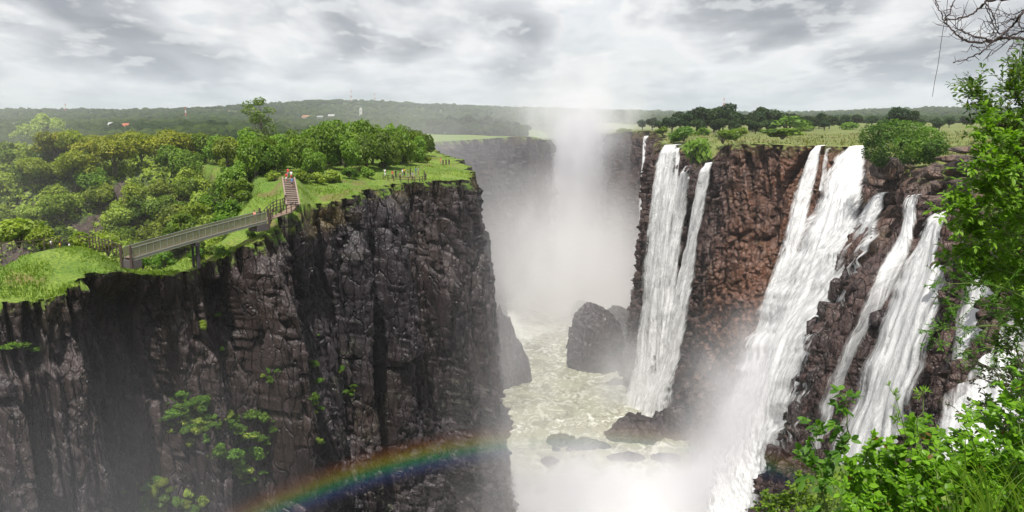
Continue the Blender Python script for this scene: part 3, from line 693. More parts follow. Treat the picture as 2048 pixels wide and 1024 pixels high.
def crag(name, base, w, d, h, sd, label, mat=None, n=150, lean=0.0, prof=None, cell=3.0, group=None, rough=.35, cut=0.0):
    """free-standing rock mass rising from the river: a closed skirt swept round its outline"""
    th = np.linspace(0, 2 * math.pi, n + 1); v = np.linspace(0, 1, n)
    T, Vv = np.meshgrid(th, v, indexing='ij')
    rr = (1 - Vv ** 3.0) ** .55 if prof is None else prof(T, Vv)
    rr = rr * (1 + .22 * fbm(np.cos(T) * 1.3, np.sin(T) * 1.3, sd, 3, sd))
    x = np.cos(T) * rr * w / 2; y = np.sin(T) * rr * d / 2; z = Vv * h
    z = z * (1 + .16 * fbm(x * 3 / w, y * 3 / d, sd * 1.3, 3, sd + 1))
    a = T / (2 * math.pi) * math.pi * (w + d) / 2
    per = round(math.pi * (w + d) / 2 / cell); au = T / (2 * math.pi) * per
    tot = 0; rn = 0
    for i, (f, amp) in enumerate(((1, 1.0), (2, .5), (4.3, .22))):
        F1, F2, R, R2, R3, DU, DV = vor(au * f + fbm(x * .1, y * .1, z * .1, 3, sd) * 1.5, z / cell * f * .6, sd + i)
        tot = tot + ((R - .5) * 1.5 + (R2 - .5) * DU * 2 - (1 - sstep(F2 - F1, 0, .15)) * .6) * amp * cell * .32; rn = R
    tot = tot * sstep(np.minimum(T, 2 * math.pi - T), 0, .25)
    x = x + np.cos(T) * tot * rr.clip(.25); y = y + np.sin(T) * tot * rr.clip(.25); x = x + lean * z
    g_ = fbm(x * 1.6 / cell, y * 1.6 / cell, sd, 4, sd + 7, .6); z = z * (1 + rough * g_ * sstep(Vv, .1, .6))
    r_ = np.random.default_rng(sd + 500); q = np.stack([x / (w / 2), y / (d / 2), z / (h * .9) ], -1)
    for _ in range(18):
        nn = r_.normal(size=3); nn[2] = abs(nn[2]) * .8; nn /= np.linalg.norm(nn); lim = r_.uniform(.74, 1.02) + cut; hh_ = q @ nn; q = q - np.where(hh_ > lim, (hh_ - lim) * .85, 0)[..., None] * nn
    x, y, z = q[..., 0] * w / 2, q[..., 1] * d / 2, q[..., 2] * h * .9
    F1, F2, R, R2, R3, DU, DV = vor((x + z * .5) / cell * 1.3, (y + z) / cell * 1.3, sd + 9)
    f_ = ((R - .5) * .9 + (R2 - .5) * DU * 1.5 - (1 - sstep(F2 - F1, 0, .12)) * .4) * cell * .28 * sstep(np.minimum(T, 2 * math.pi - T), 0, .2)
    x = x + np.cos(T) * f_; y = y + np.sin(T) * f_; z = z + f_ * .5
    me = npmesh(name, np.stack([x, y, z - 1.5], -1), gridfaces(*T.shape), [mat or M['rock_wet']], attrs={'dep': np.full(T.size, 9.0), 'crack': 0 * T, 'rnd': rn})
    o = obj(name, me, loc=tuple(base))
    return tag(o, label, 'rock', group)

p = PZ(1196, 742, WZ)
crag('rock_island', p + [0, 6, 0], 26, 18, 28, 37, 'big dark rock standing in the river in front of the mist', lean=-.05, cut=.27, rough=.08, prof=lambda T, V: (1 - V ** 3.4) ** .5)
crag('rock_island', PZ(1243, 712, WZ) + [0, 8, 0], 17, 15, 25, 32, 'rounded grey rock shoulder behind the right side of the big river rock', cut=.15, rough=.1)
crag('rock_island', PZ(1165, 640, WZ) + [0, 4, 0], 15, 10, 12, 33, 'pale misty rock behind the left side of the big river rock', n=90)
crag('rock_buttress', PZ(1010, 772, WZ) + [-8, 9, 0], 44, 34, 40, 34, 'wedge of grey rock sloping into the river from the left bank', prof=lambda T, V: (1 - V) ** .8, lean=-.1)
crag('rock_spit', PZ(1262, 885, WZ) + [2, 5, 0], 24, 15, 10, 35, 'low brown rock spit reaching out from the foot of the red cliff', prof=lambda T, V: (1 - V) ** .6)
crag('rock_spit', PZ(1340, 872, WZ) + [3, 3, 0], 24, 16, 15, 36, 'jagged wet rocks heaped against the foot of the red cliff', prof=lambda T, V: (1 - V) ** .75)
low = [(1230, 770, 9, 5, 3.5, 'flat dark rock awash below the big river rock'), (1290, 700, 8, 6, 4, 'dark rock awash between the river rock and the far fall'), (1270, 735, 7, 5, 2.6, 'small wet rock beside the white rapids'),
       (1062, 562, 9, 8, 5, 'small dark rock by the far left bank of the river'), (1068, 596, 4, 3, 1.6, 'tiny rock in the middle of the far rapids'), (1060, 645, 4, 3, 1.5, 'tiny rock in the pale rapids below the left wall'),
       (1120, 892, 15, 8, 3.6, 'low black reef left of the brown spit'), (1180, 903, 17, 9, 4.4, 'low black reef in front of the brown spit'), (1250, 925, 16, 8, 3.6, 'black reef half lost in the spray'), (1100, 930, 9, 6, 2.6, 'leftmost black reef in the spray'),
       (1085, 990, 6, 4, 3, 'square dark rock in the white water at the bottom'), (1335, 925, 12, 8, 3.2, 'dark wet reef at the foot of the red cliff'), (1330, 762, 6, 5, 4, 'small rocks under the far fall'), (1400, 935, 10, 8, 3.0, 'dark reef beside the foot of the great fall')]
for i, (x, y, w_, d_, h_, lb) in enumerate(low):
    crag('river_rock', PZ(x, y, WZ) + [0, d_ * .3, 0], w_, d_, h_ * 1.35, 50 + i, lb, n=90, cell=1.3, rough=1.1, prof=lambda T, V: (1 - V ** 1.6) ** .7, group='low rocks in the river')

r = np.random.default_rng(71)
for i in range(30):
    cx, cy, sx_, sy_ = [(1140, 897, 70, 10), (1255, 760, 30, 30), (1315, 800, 22, 18), (1190, 915, 80, 12), (1050, 590, 14, 30), (1330, 850, 40, 18)][i % 6]
    x, y = cx + r.normal() * sx_ * .7, cy + r.normal() * sy_ * .6; s_ = r.uniform(1.5, 4.2)
    crag('river_rock', PZ(x, y, WZ) - [0, 0, .3], s_ * 1.5, s_ * 1.2, s_ * r.uniform(.7, 1.3), 120 + i, 'small dark jagged rock breaking the water near the foot of the falls', n=36, cell=.9, rough=.8, prof=lambda T, V: (1 - V ** 1.5) ** .8, group='small broken rocks in the river')

# boulders on the near rim and down the two ribs
bm_ = [rock_mesh('boulder', (1, 1, 1), 200 + i, 40, M['boulder'], blk=1.6, cell=.3) for i in range(7)]
wm_ = [rock_mesh('wet_boulder', (1, 1, 1), 230 + i, 36, M['rock_wet'], blk=1.6, cell=.3) for i in range(5)]
def put(ms, k, loc, size, rz, name, label, group):
    o = bpy.data.objects.new(name, ms[k % len(ms)]); o.location = tuple(loc); o.scale = size; o.rotation_euler = (random.uniform(-.15, .15), random.uniform(-.15, .15), rz)
    link(o); return tag(o, label, 'boulder', group)
def face(x, y, lo, hi, off=0.0):
    i, j = lookup(CR, x, y, lo, hi); i = int(i); j = int(j)
    p = CR['V'][i, CR['inl'] + j].copy(); p[:2] += CR['nrm'][i] * off; return p
BL = [(1800, 345, 11, 5, 'big brown overhanging boulder under the broad rim bush'), (1770, 362, 7, 3.5, 'brown block at the left end of the boulders under the rim bush'), (1858, 350, 8, 4.5, 'boulder under the right half of the rim bush'),
      (1775, 405, 5, 4.2, 'block standing above the right of the broken cascade'), (1800, 400, 5, 3, 'square block left of the dark cleft'), (1792, 440, 7.5, 6, 'large rounded boulder left of the dark cleft'),
      (1770, 500, 6, 7, 'tall dark boulder below the rounded boulder'), (1745, 520, 5, 4, 'dark boulder at the head of the stepped rib'), (1880, 340, 7, 3, 'flat-topped rock just right of the rim bush'),
      (1905, 318, 7, 2.2, 'flat slab lying in the grass above the rocks'), (1930, 300, 8, 1.6, 'long flat rock at the edge of the grass'), (1925, 335, 8, 3, 'brown block in the upper row of rim rocks'),
      (1960, 325, 8, 3, 'reddish block in the upper row of rim rocks by the tree'), (1890, 372, 6, 3, 'squarish rock in the middle row of rim rocks'), (1925, 372, 7, 3, 'pinkish rock in the middle row of rim rocks'),
      (1960, 362, 6, 3, 'rock in the middle row of rim rocks next to the foliage'), (1900, 402, 7, 2.6, 'slab above the lip of the sparkling fall'), (1938, 398, 7, 2.2, 'long slab beside the thin white stream'),
      (1975, 385, 6, 2.4, 'slab at the upstream end of the thin white stream'), (1845, 480, 7, 4.5, 'dark shining rock at the top of the second rib'), (1860, 415, 4, 7, 'tall dark pillar right of the cleft fall'),
      (1925, 560, 8, 5, 'brown rock showing below the light green branch')]
for k, (x, y, w_, h_, lb) in enumerate(BL):
    Y0 = np.interp(x, [1740, 1800, 1860, 1910, 1985], [215, 190, 170, 150, 126])
    q = face(x, max(y, 0), 15.3, 19.5, .5) if y > 338 else P(x, y, Y0 + 6)
    sc_ = float(q[1]) / 185
    put(bm_, k, q, (w_ * sc_, w_ * sc_ * .9, h_ * sc_ * 1.1), random.uniform(-.3, .3), 'boulder', lb, 'boulders on the rim by the near falls')
path = [(1742, 545), (1718, 560), (1690, 585), (1700, 610), (1672, 625), (1682, 650), (1655, 665), (1640, 690), (1662, 700), (1628, 735), (1645, 760), (1608, 780), (1600, 830), (1590, 870), (1572, 915)]
for k, (x, y) in enumerate(path):
    put(wm_, k, face(x, y, 15.6, 17.3, .8), (5.2, 4.6, 5.4 + random.uniform(-1, 1.5)), random.uniform(-.6, .6), 'rib_boulder', 'black wet boulder stepped down the rib beside the great fall', 'boulders stepped down the first rib')
path = [(1845, 510), (1820, 545), (1795, 590), (1775, 640), (1755, 690), (1730, 730), (1706, 750), (1700, 790)]
for k, (x, y) in enumerate(path):
    put(wm_, k + 2, face(x, y, 17.2, 18.9, .6), (4, 3.6, 4.4 + random.uniform(-1, 1)), random.uniform(-.6, .6), 'rib_boulder', 'black wet boulder on the second rib between the two near falls', 'boulders stepped down the second rib')
# ------------------------------------------------------------------ foliage
def leaf_mat(name, c1, c2, c3=None, tr=.3, ovar=.35, rough=.55, deadmix=0.0):
    m, t = newmat(name)
    r = t.attr('rnd'); oi = t.n('ShaderNodeObjectInfo').outputs['Random']
    c = t.mix(t.rng(r, 0, 1), c1, c2)
    if c3: c = t.mix(t.rng(oi, .55, 1), c, c3)
    c = t.mix(t.m('MULTIPLY', t.m('GREATER_THAN', r, .985), deadmix), c, (.16, .09, .02))
    hs = t.n('ShaderNodeHueSaturation', {'Hue': t.m('ADD', .5 - .02 * ovar, t.m('MULTIPLY', oi, .06 * ovar)), 'Value': t.m('ADD', 1 - ovar * .7, t.m('MULTIPLY', oi, ovar * 1.4)), 'Color': c}).outputs[0]
    p = t.n('ShaderNodeBsdfPrincipled', {'Base Color': hs, 'Roughness': rough, 'Specular IOR Level': .3}).outputs[0]
    tl = t.n('ShaderNodeBsdfTranslucent', {'Color': t.mix(1.0, hs, (1.5, 1.7, .6), 'MULTIPLY')}).outputs[0]
    t.out(t.n('ShaderNodeMixShader', {0: tr, 1: p, 2: tl}).outputs[0]); return m
M['leaf_mid'] = leaf_mat('tree_leaves', (.095, .145, .016), (.30, .365, .042), (.27, .32, .055))
M['leaf_dark'] = leaf_mat('dark_tree_leaves', (.014, .032, .008), (.046, .082, .016), (.03, .055, .02))
M['leaf_lush'] = leaf_mat('lush_tree_leaves', (.055, .11, .010), (.19, .285, .026), (.15, .23, .026))
M['leaf_yellow'] = leaf_mat('yellow_flower_leaves', (.13, .17, .015), (.36, .35, .025), (.20, .24, .02), ovar=.25)
M['leaf_bright'] = leaf_mat('bright_shrub_leaves', (.05, .11, .010), (.15, .27, .025), (.10, .18, .02))
M['bark'] = simple('bark', (.10, .08, .065), .85, scale=6, bump=.5)
M['bark_pale'] = simple('pale_bark', (.22, .19, .16), .8, scale=6, bump=.5)

def cards(C, Nn, size, r, aspect=.6, curl=.25):
    """folded leaf-clump cards at centres C facing about Nn"""
    n = len(C)
    Nn = Nn + r.normal(size=(n, 3)) * .55; Nn /= np.linalg.norm(Nn, axis=1)[:, None]
    a = r.normal(size=(n, 3)); a -= Nn * np.sum(a * Nn, 1)[:, None]; a /= np.linalg.norm(a, axis=1)[:, None]; b = np.cross(Nn, a)
    s = (size * r.uniform(.6, 1.35, n))[:, None]; 
    w = s * aspect
    V = np.stack([C - a * s * .5, C + b * w * .5 + Nn * s * curl * .3, C + a * s * .5 - Nn * s * curl, C - b * w * .5 + Nn * s * curl * .3], 1)
    return V.reshape(-1, 3), np.arange(4 * n).reshape(n, 4)

def crown_mesh(name, rx, rz, n, size, sd, mat, lobes=11, kind='round'):
    r = np.random.default_rng(sd)
    L = []
    for k in range(lobes):
        th = r.uniform(0, 2 * math.pi); 
        if kind == 'umbrella':
            c = np.array([math.cos(th) * rx * r.uniform(.15, .75), math.sin(th) * rx * r.uniform(.15, .75), rz * r.uniform(-.7, 1)]); q = np.array([rx * .30, rx * .30, rz * .15]) * r.uniform(.7, 1.3); c[:2] *= 1.15 - .45 * (c[2] / rz)
        else:
            el = r.uniform(-.5, 1.2); c = np.array([math.cos(th) * math.cos(el) * rx, math.sin(th) * math.cos(el) * rx, math.sin(el) * rz]) * r.uniform(.35, .68); q = np.array([rx, rx, rz]) * r.uniform(.30, .5)
        L.append((c, q, r.uniform(0, 1)))
    Cs, Ns, Rn = [], [], []
    per = n // lobes
    for c, q, br in L:
        d = r.normal(size=(per, 3)); d /= np.linalg.norm(d, axis=1)[:, None]
        rad = r.uniform(.55, 1.06, per) ** .5
        p = c + d * q * rad[:, None] * (1 + .22 * vn(d[:, 0] * 3 + sd, d[:, 1] * 3, d[:, 2] * 3, sd))[:, None]
        nn = d / q; nn /= np.linalg.norm(nn, axis=1)[:, None]; nn[:, 2] += .35
        keep = vn(p[:, 0] * .9, p[:, 1] * .9, p[:, 2] * .9, sd + 4) > -.62
        Cs.append(p[keep]); Ns.append(nn[keep]); Rn.append(np.clip(br * .6 + r.uniform(0, .4, keep.sum()), 0, 1))
    C = np.concatenate(Cs); V, Fq = cards(C, np.concatenate(Ns), size, r)
    me = npmesh(name, V, Fq, [mat], attrs={'rnd': np.repeat(np.concatenate(Rn), 4)})
    return me, L
def trunk_mesh(name, h, rad, L, sd, mat, zc):
    r = np.random.default_rng(sd); mb = MB()
    lean = r.uniform(-.08, .08, 2) * h
    pts = [(lean[0] * t_ ** 1.5, lean[1] * t_ ** 1.5, -.6 + (h + .6) * t_) for t_ in np.linspace(0, 1, 6)]
    mb.tube(pts, [rad * (1.25 - .75 * t_) for t_ in np.linspace(0, 1, 6)], 6)
    for c, q, _ in L[:11]:
        e = np.array([c[0], c[1], c[2] + zc]); s = np.array(pts[r.integers(2, 5)]); mid = (s + e) / 2 + r.uniform(-.3, .3, 3)
        mb.tube([s, mid, e], [rad * .5, rad * .33, rad * .12], 5)
    return mb.mesh(name, mat)
PROTO = {}
def proto(key, rx, rz, h, n, size, sd, mat, kind='round', lobes=11, rad=.22, bark='bark'):
    cm, L = crown_mesh('crown', rx, rz, n, size, sd, M[mat], lobes, kind)
    PROTO.setdefault(key, []).append((cm, trunk_mesh('trunk', h, rad, L, sd, M[bark], h), h))
for i in range(6): proto('mid', 3.9, 3.3, 4.4, 3600, .50, 300 + i, 'leaf_mid')
for i in range(5): proto('lush', 3.9, 3.4, 4.2, 3800, .50, 320 + i, 'leaf_lush')
for i in range(5): proto('dark', 5.0, 4.0, 5.2, 2600, .85, 340 + i, 'leaf_dark', rad=.3)
for i in range(3): proto('yellow', 4.4, 2.7, 5.0, 3300, .50, 360 + i, 'leaf_yellow')
M['leaf_airy'] = leaf_mat('airy_leaves', (.10, .155, .035), (.22, .28, .07), ovar=.1)
proto('umbrella', 4.9, 5.6, 9.8, 1900, .50, 386, 'leaf_airy', 'umbrella', 20, .30, 'bark_pale')
SH = {}
for key, mat, sz in (('bright', 'leaf_bright', .30), ('lush', 'leaf_lush', .32), ('mid', 'leaf_mid', .32)):
    SH[key] = [crown_mesh('foliage', 1.5, 1.05, 900, sz, 400 + i + len(key) * 9, M[mat], 7)[0] for i in range(4)]
stem_me = MB()
for a in range(5): stem_me.tube([(0, 0, -.9), (.25 * math.cos(a * 1.3), .25 * math.sin(a * 1.3), -.2), (.8 * math.cos(a * 1.3), .8 * math.sin(a * 1.3), .4)], [.06, .045, .02], 4)
stem_me = stem_me.mesh('stem', M['bark'])
NTREE = [0]
def tree(key, loc, s, label, group=None, name='tree', sz=None, k=None):
    NTREE[0] += 1
    cm, tm, h = PROTO[key][(NTREE[0] if k is None else k) % len(PROTO[key])]
    s = np.array([s, s, sz or s])
    root = empty(name, tuple(loc), random.uniform(0, 6.28), tuple(s))
    obj('trunk', tm, root); obj('crown', cm, root, (0, 0, h))
    return tag(root, label, 'tree', group)
def shrub(key, loc, s, label, group=None, cat='shrub', name='shrub', k=None, stems=True):
    NTREE[0] += 1
    ms = SH[key]
    o = obj(name, ms[(NTREE[0] if k is None else k) % len(ms)], loc=tuple(loc)); o.rotation_euler = (0, 0, random.uniform(0, 6.28))
    o.scale = s if hasattr(s, '__len__') else (s, s, s)
    if stems: obj('stem', stem_me, o)
    return tag(o, label, cat, group)
def inview(p, m=60):
    q = proj(np.array(p)); return -m < q[0] < 2048 + m

# wooded slope behind the ridge
def topz(C, x, y):
    T = C['top']; d = (T[..., 0] - x) ** 2 + (T[..., 1] - y) ** 2; k = np.unravel_index(np.argmin(d), d.shape); return T[k][2]
r = np.random.default_rng(77); pts = []
yy = 141.0
while yy < 262:
    st = 6.6 + (yy - 141) * .030
    for xx in np.arange(-215, -44, st):
        x = xx + r.uniform(-2.6, 2.6); y = yy + r.uniform(-2.2, 2.2)
        pts.append((x, y))
    yy += 6.2 if yy < 185 else 12
n = 0
ysp = [(P(200, 260, 205), 12), (P(240, 270, 195), 6), (P(385, 265, 200), 15), (P(440, 268, 200), 9), (P(110, 300, 180), 7)]
for x, y in pts:
    z = float(slope_z(np.array(x), np.array(y)))
    if not inview((x, y, z)): continue
    if n > 285: break
    q = proj(np.array((x, y, z + 6)))
    if float(topz(CL, x, y)) > z + 3.5 and x > -62: continue
    yl = any(abs(x - c[0]) < w_ and abs(y - c[1]) < 13 for c, w_ in ysp) and y > 176
    s = r.uniform(1.0, 1.4) * (1.0 if y > 165 else .92)
    s *= np.interp(x, [-150, -125, -100, -60], [.72, .85, 1.0, 1.0]) if y > 190 else 1
    if y > 195: s *= .93
    if yl: tree('yellow', (x, y, z - .6), s * 1.0, 'yellow-flowering tree along the crest of the wooded slope', 'yellow-flowering trees on the wooded slope')
    elif r.random() < .62: tree('mid', (x, y, z - 2.2), s, 'soft green tree in the dense wood on the slope behind the footbridge', 'green trees on the wooded slope')
    else: tree('lush', (x, y, z - 2.2), s * .95, 'deeper green tree in the dense wood on the slope behind the footbridge', 'deeper green trees on the wooded slope')
    n += 1
print('SLOPE TREES', n, yy, y)
# undergrowth covering the slope between the trees
r = np.random.default_rng(21); n_ = 190000
x_ = r.uniform(-330, -42, n_); y_ = r.uniform(134, 300, n_); ok = (np.abs(x_ / y_) < .72) & (fbm(x_ * .07, y_ * .07, 0, 3, 43) > -.5); x_, y_ = x_[ok], y_[ok]
Vc, Fc = cards(np.stack([x_, y_, slope_z(x_, y_) + r.uniform(0, 2.4, len(x_)) * (.5 + vn(x_ * .35, y_ * .35))], -1), np.tile([0, -.6, 1.0], (len(x_), 1)), 1.15, r)
tag(obj('undergrowth', npmesh('undergrowth', Vc, Fc, [M['leaf_mid']], attrs={'rnd': np.repeat(r.random(len(x_)), 4)})), 'leafy undergrowth filling the slope between the trees', 'undergrowth', kind='stuff')
# misty trees on the far side of the gorge bend
for k, (x, y, Y0, s) in enumerate([(1050, 262, 520, .8), (1036, 258, 525, .9), (1018, 256, 530, 1.0), (1000, 252, 540, 1.1), (985, 252, 560, 1.1), (965, 250, 590, 1.2), (945, 250, 600, 1.2), (925, 248, 620, 1.2), (905, 248, 620, 1.3), (888, 250, 560, 1.2), (870, 252, 540, 1.2), (1010, 248, 620, 1.2), (975, 246, 680, 1.3), (935, 244, 700, 1.4), (895, 246, 690, 1.3), (1028, 250, 600, 1.0)]):
    q = P(x, y, Y0); tree('dark', (q[0], q[1], -13.5), s, 'dim tree seen through the mist on the far side of the gorge bend', 'misty trees beyond the gorge bend')
# trees on the island behind the lawn
isl = [(500, 285, 172, 1.0), (540, 300, 160, .9), (565, 285, 168, 1.0), (600, 300, 158, .95), (610, 275, 175, 1.1), (640, 285, 166, 1.15), (655, 260, 185, 1.2), (680, 265, 178, 1.3), (690, 290, 166, 1.0), (715, 270, 180, 1.25), (730, 290, 172, 1.0),
       (745, 280, 185, 1.15), (765, 290, 178, 1.05), (785, 280, 192, 1.15), (800, 292, 188, 1.0), (820, 285, 200, 1.05), (835, 292, 198, .85), (475, 330, 150, .9), (510, 340, 146, .95), (450, 350, 152, .85), (530, 335, 150, .9), (465, 300, 165, .95), (700, 252, 205, 1.2), (760, 262, 215, 1.1), (590, 262, 195, 1.1), (640, 250, 205, 1.1), (420, 380, 140, .7), (400, 350, 152, .8), (845, 285, 222, .95), (810, 270, 225, 1.1),
       (555, 330, 150, .8), (625, 315, 154, .75)]
for x, y, Y0, s in isl:
    p = P(x, y, Y0); z = topz(CL, p[0], p[1]) if x > 470 else float(slope_z(p[0], p[1]))
    tree('lush', (p[0], p[1], z - 1.9), s * .98, 'dark green bushy tree crowding the back of the grassy clifftop', 'trees behind the clifftop lawn', sz=s * 1.32)
p = P(520, 260, 188); tree('umbrella', (p[0], p[1], -12.4), 1.08, 'tall airy flat-topped tree standing above the wood against the sky', k=0)
p = P(92, 240, 330); tree('mid', (p[0], p[1], -14), 1.9, 'big pale misty tree standing out at the left beyond the wood')
p = P(45, 260, 300); tree('mid', (p[0], p[1], -14), 1.5, 'lower misty tree left of the big pale tree')
r = np.random.default_rng(31)
for x, y, Y0 in ((415, 335, 172), (440, 345, 165), (425, 362, 160), (455, 330, 175), (400, 350, 165), (385, 330, 180), (460, 365, 156), (482, 350, 153), (370, 350, 168), (440, 315, 185), (410, 312, 190)):
    p = P(x, y, Y0); z = max(float(topz(CL, p[0], p[1])), float(slope_z(p[0], p[1]))); tree('mid' if x % 2 else 'lush', (p[0], p[1], z - 1.6), 1.15, 'leafy tree between the yellow-flowering crest and the clifftop trees', 'trees joining the crest to the clifftop wood')
r2 = np.random.default_rng(33)
for k in range(44):
    x = r2.uniform(-108, -64); y = r2.uniform(139, 182); z = float(slope_z(np.array(x), np.array(y)))
    tree('mid' if k % 4 else 'lush', (x, y, z - 1.8), r2.uniform(.8, 1.2), 'green tree filling the hollow between the knoll and the footbridge', 'trees in the hollow behind the footbridge')
for k in range(34):
    x = r.uniform(-74, -44.5); y = r.uniform(131, 170)
    z = max(float(topz(CL, x, y)), float(slope_z(np.array(x), np.array(y)))); tree('mid' if k % 3 else 'lush', (x, y, z - 2.6), r.uniform(.75, 1.0), 'leafy tree on the steep bank between the footbridge and the stairs', 'trees on the bank left of the stairs')
edge = [(395, 420, 132, 1.5, 'mid'), (360, 440, 128, 1.3, 'lush'), (420, 405, 136, 1.4, 'bright'), (455, 415, 133, 1.5, 'bright'), (475, 395, 138, 1.6, 'lush'), (490, 375, 142, 1.5, 'lush'), (345, 465, 124, 1.2, 'lush'), (440, 445, 126, 1.3, 'bright'),
        (550, 365, 143, 1.2, 'mid'), (600, 335, 146, 1.3, 'mid'), (635, 332, 149, 1.4, 'mid'), (665, 330, 152, 1.5, 'mid'), (700, 325, 156, 1.4, 'bright'), (735, 320, 163, 1.3, 'lush'), (770, 316, 180, 1.2, 'mid'), (805, 312, 192, 1.3, 'mid'), (835, 310, 198, 1.3, 'mid'), (855, 308, 204, 1.0, 'mid'), (580, 340, 145, 1.0, 'lush')]
for x, y, Y0, s, k in edge:
    p = P(x, y, Y0)
    if 545 < x: p[2] = topz(CL, p[0], p[1]) + .7 * s
    shrub(k, p, s, 'low bush at the foot of the trees around the lawn and stairs', 'low bushes around the lawn')
for x, y, Y0, s, k, lb in [(412, 500, 113, 1.35, 'lush', 'round bush on the saddle just right of the bridge pier'), (395, 508, 111, 1.0, 'bright', 'light green tuft of shrub beside the bridge pier'), (438, 505, 112, 1.0, 'bright', 'bright shrub right of the round bush under the footbridge'), (330, 520, 106, 1.1, 'bright', 'flat bright shrub left of the bridge pier'), (285, 528, 102, .9, 'bright', 'small shrub under the lower end of the footbridge'),
                   (180, 487, 112, 1.9, 'mid', 'wide pale bush behind the grassy knoll'), (215, 495, 110, 1.4, 'mid', 'pale bush between the knoll and the footbridge'), (35, 465, 118, 2.6, 'mid', 'big soft bush behind the fence at the far left'), (80, 478, 116, 1.9, 'mid', 'soft bush behind the knoll left of the white-shirted people'), (500, 470, 118, .8, 'bright', 'tuft of shrub under the upper end of the footbridge')]:
    shrub(k, P(x, y, Y0), s, lb)
# plants on the left wall
def faceL(x, y, lo=0, hi=16.5, off=0.0):
    i, j = lookup(CL, x, y, lo, hi); i = int(i); j = int(j)
    p = CL['V'][i, CL['inl'] + j].copy(); p[:2] += CL['nrm'][i] * off; return p
CL['pr'] = proj(CL['V'][:, CL['inl']:])
r = np.random.default_rng(5)
cl = []
for cx, cy, sx_, sy_, nn in ((370, 830, 45, 30, 26), (430, 865, 60, 38, 30), (480, 925, 38, 30, 26), (300, 985, 32, 34, 18), (345, 1000, 34, 22, 12), (540, 750, 16, 10, 5), (625, 810, 28, 20, 10), (690, 780, 16, 12, 7), (680, 730, 12, 14, 4), (640, 885, 40, 25, 8), (520, 860, 40, 50, 8), (740, 700, 30, 20, 5), (560, 650, 60, 30, 5), (400, 660, 60, 40, 4), (440, 690, 10, 8, 2), (600, 745, 50, 20, 6)):
    for _ in range(nn): cl.append((cx + r.normal() * sx_ * .6, cy + r.normal() * sy_ * .6))
for i, (x, y) in enumerate(cl):
    p = faceL(x, y, off=.7 if x < 520 else .4)
    s = r.uniform(.35, 1.0) * (1.3 if x < 520 and y > 790 else .8)
    shrub('bright' if r.random() < .75 else 'mid', p, (s * r.uniform(.6, 1.3), s * r.uniform(.6, 1.3), s * r.uniform(.5, 1.1)), 'bright green plant clinging to the dark rubble of the left cliff face', 'plants clinging to the left cliff face', cat='plant', name='cliff_plant', stems=False)
for x, y, s in ((30, 690, 1.3), (60, 694, .9), (12, 692, 1.0)):
    shrub('bright', faceL(x, y, off=.4), (s, s, s * .4), 'patch of green growing on the ledge of the nearest left rock', 'plants on the near ledge', cat='plant', name='cliff_plant', stems=False)

# right plateau: rim bushes and the tree line
for x, y, Y0, s, k, lb in [(1368, 268, 300, (3.6, 3.6, 3.2), 'bright', 'light green bush on the rim directly above the furthest big fall'), (1343, 276, 306, (2.4, 2.4, 2.2), 'bright', 'small light bush at the left end of the rim above the far fall'), (1396, 316, 274, (4.6, 4.0, 6.8), 'lush', 'dark leafy bush hanging on the ledge between the two far falls'), (1400, 296, 283, (3.4, 3.0, 2.6), 'bright', 'bright top bush above the hanging ledge bush'),
                   (1446, 272, 275, (4.4, 3.6, 2.9), 'lush', 'rounded bush on the rim right of the ledge bush'), (1480, 266, 285, (2.8, 2.6, 1.6), 'mid', 'low pale bush in the grass behind the rim'), (1565, 268, 262, (6.0, 3.4, 1.9), 'lush', 'long low bush on the rim over the middle of the red rock face'), (1575, 248, 420, (8.5, 7, 4.6), 'yellow_', 'yellow-green rounded bush standing alone in front of the tree line'),
                   (1250, 262, 505, (4.5, 3, 2.0), 'mid', 'tiny bush on the rim of the dark far wall')]:
    if k == 'yellow_': shrub('bright', P(x, y, Y0), s, lb)
    else: shrub(k, P(x, y, Y0), s, lb)
for j, (x, y, Y0, s) in enumerate([(1745, 270, 196, (3.0, 2.6, 2.6)), (1770, 262, 192, (3.4, 3, 2.6)), (1800, 258, 188, (3.4, 3, 2.6)), (1830, 264, 182, (3.2, 3, 2.6)), (1858, 272, 176, (3.0, 3, 2.4)), (1750, 296, 194, (2.6, 2.4, 3.2)), (1785, 290, 186, (3.2, 3, 2.8)), (1815, 292, 180, (3.2, 3, 2.6)), (1845, 296, 175, (3.0, 3, 2.2)), (1870, 290, 172, (2.6, 2.4, 2.0)), (1760, 318, 190, (1.8, 1.6, 2.0)), (1825, 312, 178, (2.8, 2.4, 1.8)), (1855, 312, 174, (2.2, 2, 1.6))]):
    pass
def big_bush(name, label, cs, mat, n, size, sd):
    r = np.random.default_rng(sd); Cs, Ns, Rn = [], [], []
    for x, y, Y0, s in cs:
        c = P(x, y, Y0); q = np.array(s) * 1.25
        d = r.normal(size=(n, 3)); d /= np.linalg.norm(d, axis=1)[:, None]
        p = c + d * q * (r.uniform(.5, 1.08, n) ** .5 * (1 + .25 * vn(d[:, 0] * 3 + c[0], d[:, 1] * 3, d[:, 2] * 3, sd)))[:, None]
        Cs.append(p); nn = d / q; nn /= np.linalg.norm(nn, axis=1)[:, None]; nn[:, 2] += .35; Ns.append(nn); Rn.append(np.clip(r.uniform(0, .6) + r.uniform(0, .4, n), 0, 1))
    V, Fq = cards(np.concatenate(Cs), np.concatenate(Ns), size, r)
    c0 = V.mean(0); return tag(obj(name, npmesh(name, V - c0, Fq, [mat], attrs={'rnd': np.repeat(np.concatenate(Rn), 4)}), loc=tuple(c0)), label, 'bush')
